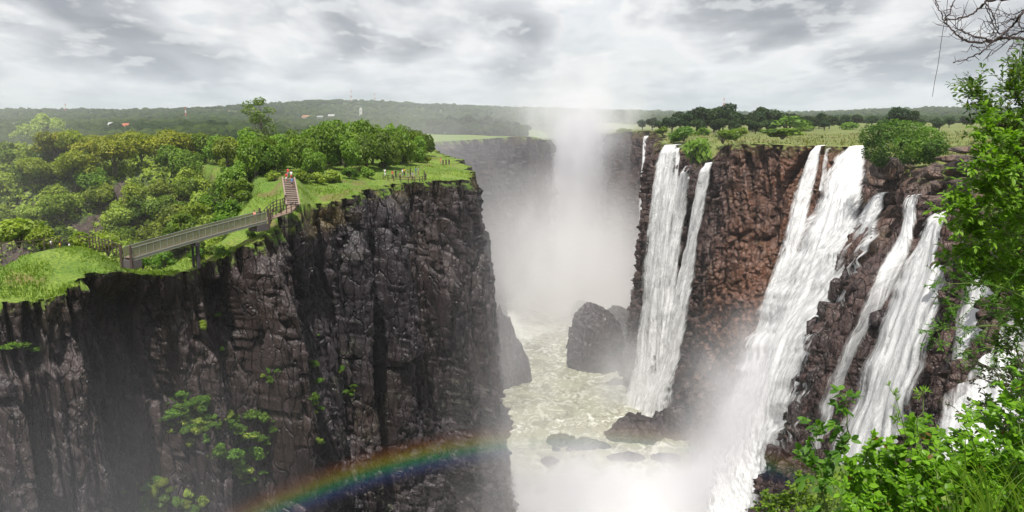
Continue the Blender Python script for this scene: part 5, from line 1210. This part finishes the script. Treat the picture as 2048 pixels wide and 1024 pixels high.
def fence(pts, label, spacing=1.4, h=1.1, follow=None, name='fence'):
    o0 = np.array(pts[0]); c, _ = catmull(np.array(pts), 12)
    arc = np.concatenate([[0], np.cumsum(np.linalg.norm(np.diff(c, axis=0), axis=1))]); n = max(2, int(arc[-1] / spacing) + 1)
    q = np.array([np.interp(np.linspace(0, arc[-1], n), arc, c[:, k]) for k in range(3)]).T
    if follow is not None: q[:, 2] = [follow(a[0], a[1]) for a in q]
    e = empty(name, tuple(o0)); q = q - o0
    for a in q:
        mb = MB(); mb.tube([a + [0, 0, -.5], a + [random.uniform(-.03, .03), 0, h * random.uniform(.92, 1.12)]], [.085, .075], 6); mb.build('post', M['wood'], e)
    for hh in (.45, .9):
        mb = MB()
        for a, b in zip(q[:-1], q[1:]): mb.beam(a + [0, 0, hh * h + random.uniform(-.04, .04)], b + [0, 0, hh * h + random.uniform(-.04, .04)], .05, .09)
        mb.build('rail', M['wood'], e)
    return tag(e, label, 'fence')
tz = lambda x, y: topz(CL, x, y)
fence([P(-40, 505, 112), P(60, 497, 113), P(110, 492, 113), P(170, 489, 110), P(222, 500, 102), A + side * -.9], 'dark wooden post-and-rail fence behind the knoll leading to the footbridge', h=1.25)
fence([B + side * .9 + [.3, .5, 0], P(548, 430, 121), P(575, 424, 124), P(592, 418, 126)], 'short wooden fence on the drop side between the footbridge and the stairs', h=1.2, spacing=1.1)
fence([B + side * -.9 + [.3, .5, 0], P(548, 417, 123.5), P(566, 412, 126.5), P(572, 403, 130)], 'short wooden fence on the wood side between the footbridge and the stairs', h=1.2, spacing=1.1)
# path and stairs
S0 = P(586, 411, 127.0); S1 = P(577, 357, 140.0)
mb = MB(); w = catmull(np.array([B + [.1, .3, -.02], P(552, 432, 121.5), P(575, 424, 125), S0 + [0, -.3, .02]]), 8)[0]
for a, b in zip(w[:-1], w[1:]): mb.beam(a - w[0], b - w[0], 1.5, .14)
o = mb.build('boardwalk', M['plank']); o.location = tuple(w[0]); tag(o, 'short plank walk joining the footbridge to the foot of the stairs', 'walkway')
st = empty('stairs', tuple(S0)); d = S1 - S0; ns = 15; dh = d / ns; az = math.atan2(d[1], d[0]) - math.pi / 2
for i in range(ns):
    mb = MB(); c = dh * (i + .5); mb.box(c + [0, 0, dh[2] * .5 + .02], (1.9, np.linalg.norm(dh[:2]) * 1.0, .09), az, jit=.02); mb.build('tread', M['step'], st)
    mb = MB(); mb.box(c - [0, dh[1] * .46, .06], (1.86, .06, abs(dh[2]) + .02), az); mb.build('riser', M['tread'], st)
for s in (-1.05, 1.05):
    mb = MB(); mb.beam(np.array([s, 0, .08]), d + np.array([s, 0, .12]), .22, .35); mb.build('kerb', M['step'], st)
tag(st, 'flight of stone steps climbing the grass to the trees', 'stairs')
VP = [P(766, 356, 166), P(782, 360, 164.5), P(800, 364, 164), P(822, 367, 164.5), P(842, 364, 167), P(852, 356, 172), P(848, 350, 177)]
fence(VP, 'wooden railing round the viewpoint where the group stands', h=1.15, spacing=1.5, follow=tz)
for x, lb in ((886, 'leftmost of the three dark posts near the head of the cliff'), (892, 'middle of the three dark posts near the head of the cliff'), (898, 'rightmost of the three dark posts near the head of the cliff')):
    q = P(x, 318, 205); q[2] = tz(q[0], q[1]); mb = MB(); mb.box((0, 0, .4), (.42, .3, 1.5), jit=.03); mb.box((0, 0, 1.18), (.5, .36, .1)); o = mb.build('marker_post', M['wood']); o.location = tuple(q); tag(o, lb, 'post')

# ------------------------------------------------------------------ people
def skin_body(pts, edges, rads, name, mat, sub=1):
    me = bpy.data.meshes.new('sk'); me.from_pydata([tuple(p) for p in pts], edges, []); o = bpy.data.objects.new('sk', me); col.objects.link(o)
    md = o.modifiers.new('s', 'SKIN'); md.use_smooth_shade = True; o.modifiers.new('u', 'SUBSURF').levels = sub
    sv = me.skin_vertices[0].data
    for i, r_ in enumerate(rads): sv[i].radius = r_ if hasattr(r_, '__len__') else (r_, r_)
    sv[0].use_root = True
    bpy.context.view_layer.update()
    ev = o.evaluated_get(bpy.context.evaluated_depsgraph_get()); m2 = bpy.data.meshes.new_from_object(ev); m2.name = name
    bpy.data.objects.remove(o); bpy.data.meshes.remove(me)
    m2.materials.clear(); m2.materials.append(mat); return m2
POSES = {'stand': dict(arm=((.20, .02, 1.13), (.23, .10, .88)), arm2=((-.20, .02, 1.13), (-.23, .10, .88)), leg=((.10, .02, .50), (.11, 0, .07)), leg2=((-.10, .0, .50), (-.12, -.02, .07))),
         'rail': dict(arm=((.22, .08, 1.15), (.18, .34, 1.08)), arm2=((-.22, .08, 1.15), (-.16, .34, 1.08)), leg=((.10, .03, .50), (.12, 0, .07)), leg2=((-.10, .01, .50), (-.10, -.05, .07))),
         'climb': dict(arm=((.21, -.08, 1.15), (.22, .08, .95)), arm2=((-.21, .10, 1.14), (-.20, .28, 1.02)), leg=((.10, .22, .62), (.10, .16, .27)), leg2=((-.10, .0, .50), (-.10, -.12, .07))),
         'walk': dict(arm=((.21, -.12, 1.14), (.22, -.10, .90)), arm2=((-.21, .10, 1.14), (-.21, .26, .95)), leg=((.10, .14, .51), (.10, .26, .09)), leg2=((-.10, -.04, .50), (-.10, -.30, .12)))}
skin_m = [simple('skin_dark', (.10, .055, .035), .6, var=.1), simple('skin_light', (.42, .25, .18), .6, var=.1)]
BM = {}
def body(pose, sk):
    if (pose, sk) in BM: return BM[(pose, sk)]
    q = POSES[pose]
    pts = [(0, 0, .92), (0, 0, 1.1), (0, .0, 1.30), (0, -.01, 1.43), (0, .0, 1.52), (0, .02, 1.62), (0, .015, 1.72)]
    rad = [(.15, .11), (.135, .10), (.17, .11), (.10, .08), (.058, .058), (.082, .098), (.07, .085)]
    ed = [(0, 1), (1, 2), (2, 3), (3, 4), (4, 5), (5, 6)]
    def ch(par, lst):
        for p_, r_ in lst:
            pts.append(p_); rad.append(r_); ed.append((par, len(pts) - 1)); par = len(pts) - 1
        return par
    for s, a in ((1, q['arm']), (-1, q['arm2'])):
        e, w = np.array(a[0]), np.array(a[1]); d = (w - e) / np.linalg.norm(w - e); h = w + d * .07
        k = ch(3, [((s * .17, 0, 1.40), (.06, .06)), (tuple(e), (.042, .042)), (tuple(w), (.028, .028)), (tuple(h), (.034, .018))])
        sd_ = np.cross(d, [s, 0, 0]); sd_ /= np.linalg.norm(sd_) + 1e-9
        for o_, L in ((-.027, .07), (-.009, .085), (.009, .08), (.027, .062)):
            f = h + sd_ * o_ + d * .03; ch(k, [(tuple(f), (.009, .009)), (tuple(f + d * L * .5 + np.array([-s * .006, 0, 0])), (.008, .008)), (tuple(f + d * L + np.array([-s * .02, 0, 0])), (.006, .006))])
        t_ = w + d * .02 + sd_ * .035; ch(k - 1, [(tuple(t_), (.011, .011)), (tuple(t_ + d * .045 + sd_ * .015), (.009, .009))])
    for s, l in ((1, q['leg']), (-1, q['leg2'])):
        f = np.array(l[1]); ch(0, [((s * .09, 0, .84), (.09, .095)), (l[0], (.058, .06)), (tuple(f), (.036, .04)), (tuple(f + [0, .10, -.035]), (.038, .028)), (tuple(f + [0, .17, -.045]), (.03, .02))])
    # face
    ch(5, [((0, .125, 1.63), (.014, .016))]); ch(5, [((.088, .01, 1.63), (.012, .022))]); ch(5, [((-.088, .01, 1.63), (.012, .022))]); ch(5, [((0, .105, 1.575), (.022, .012))])
    BM[(pose, sk)] = skin_body(pts, ed, rad, 'person', skin_m[sk]); return BM[(pose, sk)]
CM = {}
def cloth(kind, pose, c):
    key = (kind, pose, c)
    if key in CM: return CM[key]
    q = POSES[pose]; mt = CM.get(c) or simple('cloth', c, .85, var=.12, scale=3); CM[c] = mt
    L = lambda a, b, f: tuple(np.array(a) * (1 - f) + np.array(b) * f)
    if kind == 'shirt':
        pts = [(0, 0, .90), (0, 0, 1.1), (0, 0, 1.3), (0, -.01, 1.45)]; rad = [(.17, .13), (.155, .12), (.19, .13), (.10, .085)]; ed = [(0, 1), (1, 2), (2, 3)]
        for s, a in ((1, q['arm']), (-1, q['arm2'])):
            n = len(pts); pts += [(s * .17, 0, 1.40), L((s * .17, 0, 1.40), a[0], .75)]; rad += [(.075, .075), (.065, .065)]; ed += [(3, n), (n, n + 1)]
    else:
        lo = .45 if kind == 'shorts' else 1.0
        pts = [(0, 0, .95), (0, 0, .88)]; rad = [(.165, .125), (.165, .125)]; ed = [(0, 1)]
        for s, l in ((1, q['leg']), (-1, q['leg2'])):
            n = len(pts); pts += [(s * .09, 0, .82)]; rad += [(.11, .115)]; ed += [(1, n)]
            if kind == 'shorts': pts += [L((s * .09, 0, .82), l[0], .8)]; rad += [(.09, .09)]; ed += [(n, n + 1)]
            else: pts += [l[0], L(l[0], l[1], .93)]; rad += [(.076, .076), (.06, .06)]; ed += [(n, n + 1), (n + 1, n + 2)]
    CM[key] = skin_body(pts, ed, rad, kind, mt); return CM[key]
hair_me = skin_body([(0, -.02, 1.70), (0, -.055, 1.63), (0, .04, 1.745)], [(0, 1), (0, 2)], [(.088, .095), (.075, .06), (.055, .04)], 'hair', simple('hair', (.02, .014, .01), .7))
def person(loc, rz, pose, sk, shirt, low, lowc, label, s=1.0, group=None):
    o = obj('person', body(pose, sk), loc=tuple(loc)); o.rotation_euler = (0, 0, rz); o.scale = (s, s, s)
    obj('shirt', cloth('shirt', pose, shirt), o); obj(low, cloth(low, pose, lowc), o); obj('hair', hair_me, o)
    return tag(o, label, 'person', group)
W_, RD, BL_, BK, YE, GY, KH = (.78, .78, .76), (.62, .05, .04), (.08, .20, .45), (.03, .03, .035), (.65, .40, .05), (.25, .27, .33), (.30, .24, .15)
def onst(f, x): q = S0 + (S1 - S0) * f; return q + np.array([x, 0, .09])
person(onst(.62, .35), 0, 'climb', 1, BL_, 'shorts', BK, 'person in a blue top, lowest of the group on the stone stairs')
person(onst(.82, -.45), .2, 'climb', 1, RD, 'shorts', W_, 'person in a red top and white shorts near the top of the stairs')
person(onst(.90, .45), -.1, 'climb', 1, W_, 'shorts', RD, 'person in a white top and red shorts near the top of the stairs')
person(onst(1.0, -.2) + [0, .5, 0], .1, 'walk', 1, RD, 'trousers', GY, 'person in red at the head of the stairs under the trees')
q = A + bp(.925, .1, .06); person(q, math.pi, 'walk', 1, (.75, .30, .22), 'shorts', (.6, .55, .5), 'person in a pale red top walking down the upper end of the footbridge')
for x, y, Y0, c, lb in ((103, 498, 110, W_, 'person in white on the path behind the knoll, left one of three'), (121, 503, 109, YE, 'person in an orange-yellow top between the two white shirts behind the knoll'), (140, 504, 108, W_, 'person in a bright white shirt behind the knoll, right one of three')):
    person(P(x, y, Y0) - [0, 0, .35], 2.0, 'walk', 0, c, 'trousers', BK, lb)
vp = [(770, 352, 178, 'stand', W_, W_, 'person all in white standing apart at the left end of the viewpoint'), (785, 356, 175.5, 'rail', RD, BK, 'person in a dark red top at the viewpoint railing'), (792, 355, 176, 'rail', BK, BK, 'tall person in black at the viewpoint railing beside the red top'), (805, 352, 180, 'stand', W_, GY, 'person in a white top and grey trousers in the middle of the viewpoint group'),
      (809, 353, 181, 'stand', YE, BK, 'person in a mustard top in the middle of the viewpoint group'), (816, 354, 179, 'rail', BK, GY, 'person in black with grey trousers right of the mustard top'), (821, 352, 181, 'stand', BK, BK, 'person all in black near the right of the viewpoint group'), (825, 356, 176, 'rail', GY, BK, 'person in a grey top leaning on the railing'), (832, 351, 183, 'stand', BL_, GY, 'person in a blue top at the right of the viewpoint group'), (837, 351, 184, 'stand', GY, KH, 'rightmost person of the viewpoint group in a grey top and khaki trousers'), (800, 357, 175, 'rail', KH, BK, 'person in a khaki top at the railing next to the tall one in black')]
for i, (x, y, Y0, po, c, c2, lb) in enumerate(vp):
    q = P(x, y, Y0 - 8.5); q[2] = tz(q[0], q[1]) + .02; person(q, math.pi + random.uniform(-.6, .6) - .6, po, i % 2, c, 'trousers', c2, lb, random.uniform(.94, 1.06))
for x in (881,):
    q = P(x, 318, 206); q[2] = tz(q[0], q[1]); person(q, 2.6, 'stand', 1, (.8, .25, .12), 'shorts', GY, 'lone person in orange beside the dark posts near the cliff head')

# ------------------------------------------------------------------ masts and houses on the plain
def solve(x, y, lo=500, hi=4200):
    best = None
    for Y0 in np.linspace(lo, hi, 600):
        X0 = (x - 1024) / F * Y0 / 1.0; q = np.array([X0, Y0, float(ground_z(np.array(X0), np.array(Y0)))]); e = abs(proj(q)[1] - y) + abs(proj(q)[0] - x) * 0
        if best is None or e < best[0]: best = (e, q)
    return best[1]
M['mast_red'] = simple('mast_red', (.5, .07, .05), .6); M['mast_white'] = simple('mast_white', (.75, .75, .75), .6)
for x, top, foot, Y0, lb in ((133, 207, 236, 2600, 'thin lattice mast on the horizon above the far left wood'), (373, 214, 250, 1700, 'red-and-white lattice mast rising from the wood left of the tall airy tree'), (703, 180, 212, 3300, 'left one of the two thin masts on the ridge'), (750, 186, 212, 3300, 'right one of the two thin masts on the ridge'), (1447, 196, 226, 1500, 'thin mast above the dark trees on the right bank'), (459, 218, 240, 2400, 'faint short mast left of the tall airy tree')):
    a = P(x, foot, Y0); b = P(x, top, Y0); h = b[2] - a[2]; wd = h * .055 + .4; e = empty('radio_mast', tuple(a))
    for k in range(6):
        mb = MB(); z0, z1 = h * k / 6, h * (k + 1) / 6; w0, w1 = wd * (1 - .8 * k / 6), wd * (1 - .8 * (k + 1) / 6)
        for i in range(4):
            c0, c1 = [(math.cos(i * math.pi / 2 + .78), math.sin(i * math.pi / 2 + .78)), (math.cos((i + 1) * math.pi / 2 + .78), math.sin((i + 1) * math.pi / 2 + .78))]
            p = [np.array([c[0] * w_, c[1] * w_, z_]) for c, w_, z_ in ((c0, w0, z0), (c0, w1, z1), (c1, w0, z0), (c1, w1, z1))]
            tk = h * .006 + .06
            mb.beam(p[0], p[1], tk * 1.4); mb.beam(p[0], p[3], tk); mb.beam(p[2], p[1], tk); mb.beam(p[1], p[3], tk)
        mb.build('mast_section', M['mast_red'] if k % 2 else M['mast_white'], e)
    tag(e, lb, 'mast')
wallm = {'w': simple('white_wall', (.50, .48, .45), .8, scale=.6, var=.1), 'o': simple('tan_wall', (.50, .36, .24), .8, scale=.6, var=.1)}
roofm = {'r': simple('red_roof', (.33, .10, .06), .8, scale=.8), 'o': simple('orange_roof', (.34, .17, .09), .8, scale=.8), 'g': simple('grey_roof', (.28, .28, .28), .7, scale=.8), 'w': simple('white_roof', (.42, .42, .42), .7, scale=.8)}
M['glass'] = simple('window_glass', (.05, .06, .07), .2); M['door'] = simple('door_wood', (.12, .07, .04), .7)
HP = []
def house(x, y, Y0, w, d, h, wm, rm, label, rz=0.2, tower=False):
    q = P(x, y, Y0); HP.append((q[0], q[1], w)); e = empty('house', (q[0], q[1], q[2]), rz)
    mb = MB(); mb.box((0, 0, h / 2 - 3), (w, d, h + 6)); mb.build('wall', wallm[wm], e)
    rh = .28 * min(w, d) if not tower else h * .3
    mb = MB(); a, b = w / 2 + .6, d / 2 + .6
    V = [(-a, -b, h), (a, -b, h), (a, b, h), (-a, b, h), (-a * .75 * (not tower), 0, h + rh), (a * .75 * (not tower), 0, h + rh)]
    mb.add(V, [(0, 1, 5, 4), (2, 3, 4, 5), (1, 2, 5), (3, 0, 4), (3, 2, 1, 0)]); rf = mb.build('roof', roofm[rm], e)
    nwin = max(1, int(w / 3.2))
    for i in range(nwin):
        for zf in ((h * .5,) if h < 5 else (h * .3, h * .72)):
            if i == nwin // 2 and zf == (h * .5 if h < 5 else h * .3):
                mb = MB(); mb.box(((i + .5 - nwin / 2) * w / nwin, -d / 2 - .03, 1.05), (1.0, .08, 2.1)); mb.build('door', M['door'], e); continue
            mb = MB(); mb.box(((i + .5 - nwin / 2) * w / nwin, -d / 2 - .03, zf), (1.3, .08, 1.2)); mb.build('window', M['glass'], e)
    return tag(e, label, 'house')
house(228, 265, 620, 7, 6, 6.0, 'w', 'w', 'white gabled house end showing behind the yellow trees', .5)
house(266, 262, 640, 17, 9, 3.6, 'w', 'r', 'red-roofed house with a white gable behind the wood', .15)
house(57, 256, 700, 22, 9, 3.0, 'w', 'g', 'long low building with a pale grey roof at the far left')
house(100, 270, 560, 20, 6, 2.2, 'w', 'g', 'low white building at the far left, in front of the long grey roof')
house(148, 258, 750, 6, 5, 3.4, 'w', 'w', 'tiny white hut between the far left buildings and the white gabled house')
house(614, 238, 1700, 20, 10, 5, 'o', 'o', 'orange-roofed house on the wooded ridge', -.1)
house(470, 246, 1300, 22, 10, 2, 'o', 'o', 'low tan building in the far woods right of the lattice mast')
house(640, 240, 1600, 11, 8, 6, 'w', 'g', 'pale blocky house on the ridge between the orange roof and the white tower', .3)
house(663, 236, 1750, 15, 9, 5, 'w', 'w', 'white house among trees on the ridge, nearest the white tower on its left')
house(722, 232, 1900, 6, 6, 15, 'w', 'w', 'slim white tower on the wooded ridge', 0, True)
# ------------------------------------------------------------------ spray and haze
def mist(label, lo, hi, blobs, nscale=.05, namp=1.0, colr=(.985, .98, 1), step=1.0, aniso=0.0, thr=.25, floor=None, stretch=(1, 1, .6)):
    lo = np.array(lo, float); hi = np.array(hi, float); c = (lo + hi) / 2
    mb = MB(); mb.box((0, 0, 0), hi - lo)
    m, t = newmat('mist')
    pos = t.n('ShaderNodeTexCoord').outputs['Object']
    tot = None
    for bc, br, amp in blobs:
        q = t.n('ShaderNodeMapping', {'Vector': pos, 'Location': tuple(-(np.array(bc) - c) / np.array(br)), 'Scale': tuple(1 / np.array(br))}).outputs[0]
        d2 = t.n('ShaderNodeVectorMath', {0: q, 1: q}, operation='DOT_PRODUCT').outputs['Value']
        g = t.m('MULTIPLY', t.m('EXPONENT', t.m('MULTIPLY', d2, -1.0)), amp)
        tot = g if tot is None else t.m('ADD', tot, g)
    n = t.noise(t.map(pos, stretch), nscale, 5, .6, .6)
    nn = t.rng(n, thr + .08, thr + .48)
    tot = t.m('MULTIPLY', tot, t.m('ADD', 1 - namp, t.m('MULTIPLY', nn, namp * 1.8)))
    # fades out before the faces of its box
    h = (hi - lo) / 2
    for ax in range(3):
        a = t.n('ShaderNodeSeparateXYZ', {0: pos}).outputs[ax]
        if ax == 2: e = t.m('SUBTRACT', float(h[2]), a)
        else: e = t.m('SUBTRACT', float(h[ax]), t.m('ABSOLUTE', a))
        tot = t.m('MULTIPLY', tot, t.rng(e, 0, float(h[ax] * .3)))
    tot = t.m('MAXIMUM', t.m('SUBTRACT', tot, .00004), 0.0)
    v = t.n('ShaderNodeVolumePrincipled', {'Color': (*colr, 1), 'Density': tot, 'Anisotropy': aniso})
    t.out(v.outputs[0], vol=True)
    m.cycles.volume_step_rate = step
    o = mb.build('mist', m); o.location = tuple(c)
    return tag(o, label, 'mist', kind='stuff')
mist('tall white plume of spray rising over the end of the gorge', (-45, 420, -112), (130, 610, 52),
     [((42, 524, -44), (26, 32, 45), .10), ((41, 515, 4), (40, 28, 22), .017), ((42, 530, -86), (38, 40, 26), .07)], nscale=.05, namp=.75, step=.8)
mist('pale mist filling the gorge beyond the river rock', (-48, 322, -112), (105, 500, -22),
     [((46, 440, -98), (34, 75, 34), .05), ((8, 440, -78), (30, 70, 36), .014), ((60, 372, -104), (20, 26, 20), .03)], nscale=.04, namp=.7, step=.8, colr=(.995, .98, .975))
mist('spray boiling up at the foot of the falls', (-30, 168, -113), (100, 335, -45),
     [((66, 203, -104), (13, 13, 30), .26), ((44, 204, -112), (34, 16, 13), .26), ((10, 202, -112), (28, 16, 12), .17), ((49, 291, -108), (13, 15, 20), .085), ((30, 228, -111), (32, 14, 6), .03)], nscale=.07, namp=.75, step=.6)
mist('thin veil of drifting spray before the end of the left cliff', (-40, 128, -112), (32, 205, -12),
     [((4, 172, -70), (14, 16, 50), .021), ((-8, 158, -100), (26, 18, 26), .010)], nscale=.06, namp=.8, step=.8, stretch=(1, 1, .35))
mist('bluish veil of spray in front of the near left wall', (-110, 42, -90), (-12, 112, -14),
     [((-50, 72, -56), (24, 18, 24), .0085)], nscale=.05, namp=.55, colr=(.95, .95, 1), step=1.0)
mist('faint mist drifting over the wooded slope', (-230, 98, -50), (-34, 300, 22),
     [((-112, 150, -22), (40, 36, 20), .0018), ((-175, 200, -5), (60, 60, 20), .004)], nscale=.02, namp=.6, step=1.0)
mist('spray drifting behind the head of the left cliff', (-150, 240, -100), (60, 470, 34),
     [((-40, 340, -12), (50, 60, 22), .0042), ((-18, 290, -60), (30, 50, 36), .0028)], nscale=.02, namp=.5, step=1.0)

# the air itself
mb = MB(); mb.box((0, 4600, 0), (22000, 10600, 300))
m, t = newmat('haze'); t.out(t.n('ShaderNodeVolumePrincipled', {'Color': (.9, .95, 1, 1), 'Density': .00008}).outputs[0], vol=True)
tag(mb.build('haze', m), kind='stuff')

# the rainbow in the spray: its light painted as volume colour, an arc 41 degrees round the point opposite the sun
ax = -np.array(sd); D_ = 104.0; u0 = np.cross(ax, [0, 0, 1.0]); u0 /= np.linalg.norm(u0); v0 = np.cross(u0, ax)
Rr = D_ * math.sin(math.radians(41.2)); ctr = ax * D_ * math.cos(math.radians(41.2)); HW = 3.7; Dc = D_ * math.cos(math.radians(41.2))
V, Fq = [], []
n_ = 60; a0, a1 = math.radians(90 - 34), math.radians(90 + 62)
for i in range(n_ + 1):
    a = a0 + (a1 - a0) * i / n_
    for rr_, zz_ in ((-HW, -4), (HW, -4), (HW, 4), (-HW, 4)): V.append([(Rr + rr_) * (Dc - zz_) / Dc * math.cos(a), (Rr + rr_) * (Dc - zz_) / Dc * math.sin(a), zz_])
for i in range(n_):
    for k in range(4): Fq.append((i * 4 + k, (i + 1) * 4 + k, (i + 1) * 4 + (k + 1) % 4, i * 4 + (k + 1) % 4))
mb = MB(); mb.add(V, Fq + [(3, 2, 1, 0), (n_ * 4, n_ * 4 + 1, n_ * 4 + 2, n_ * 4 + 3)])
m, t = newmat('rainbow')
pos = t.n('ShaderNodeTexCoord').outputs['Object']; X_, Y_, Z_ = [t.n('ShaderNodeSeparateXYZ', {0: pos}).outputs[i] for i in range(3)]
rad_ = t.m('DIVIDE', t.m('MULTIPLY', t.m('SQRT', t.m('ADD', t.m('MULTIPLY', X_, X_), t.m('MULTIPLY', Y_, Y_))), Dc), t.m('SUBTRACT', Dc, Z_))
q = t.n('ShaderNodeMapRange', {0: rad_, 1: Rr - HW, 2: Rr + HW}).outputs[0]
cr_ = t.ramp(q, [(0, (.30, .22, .9)), (.25, (.15, .30, 1.0)), (.43, (.10, .85, .30)), (.58, (.95, .90, .05)), (.75, (1.0, .36, .03)), (1, (.9, .06, .03))])
ed_ = t.m('MULTIPLY', t.rng(q, 0, .45), t.m('SUBTRACT', 1.0, t.rng(q, .55, 1.0)))
ang = t.m('ARCTAN2', Y_, X_)
fa = t.m('MULTIPLY', t.rng(ang, a0 + .05, a0 + .6), t.m('SUBTRACT', 1.0, t.rng(ang, a1 - .25, a1 - .02)))
nn = t.rng(t.noise(pos, .06, 4, .6), .3, .6, .5, 1.0)
dn = t.m('MULTIPLY', t.m('MULTIPLY', ed_, fa), t.m('MULTIPLY', nn, .0125))
t.out(t.n('ShaderNodeVolumeScatter', {'Color': cr_, 'Density': dn}).outputs[0], vol=True)
me = mb.mesh('rainbow', m); o = obj('rainbow', me, loc=tuple(ctr))
from mathutils import Matrix
o.rotation_euler = Matrix((u0, v0, -ax)).transposed().to_euler()
m.cycles.volume_step_rate = .3
tag(o, 'faint rainbow arcing through the spray low in front of the left cliff', 'rainbow', kind='stuff')
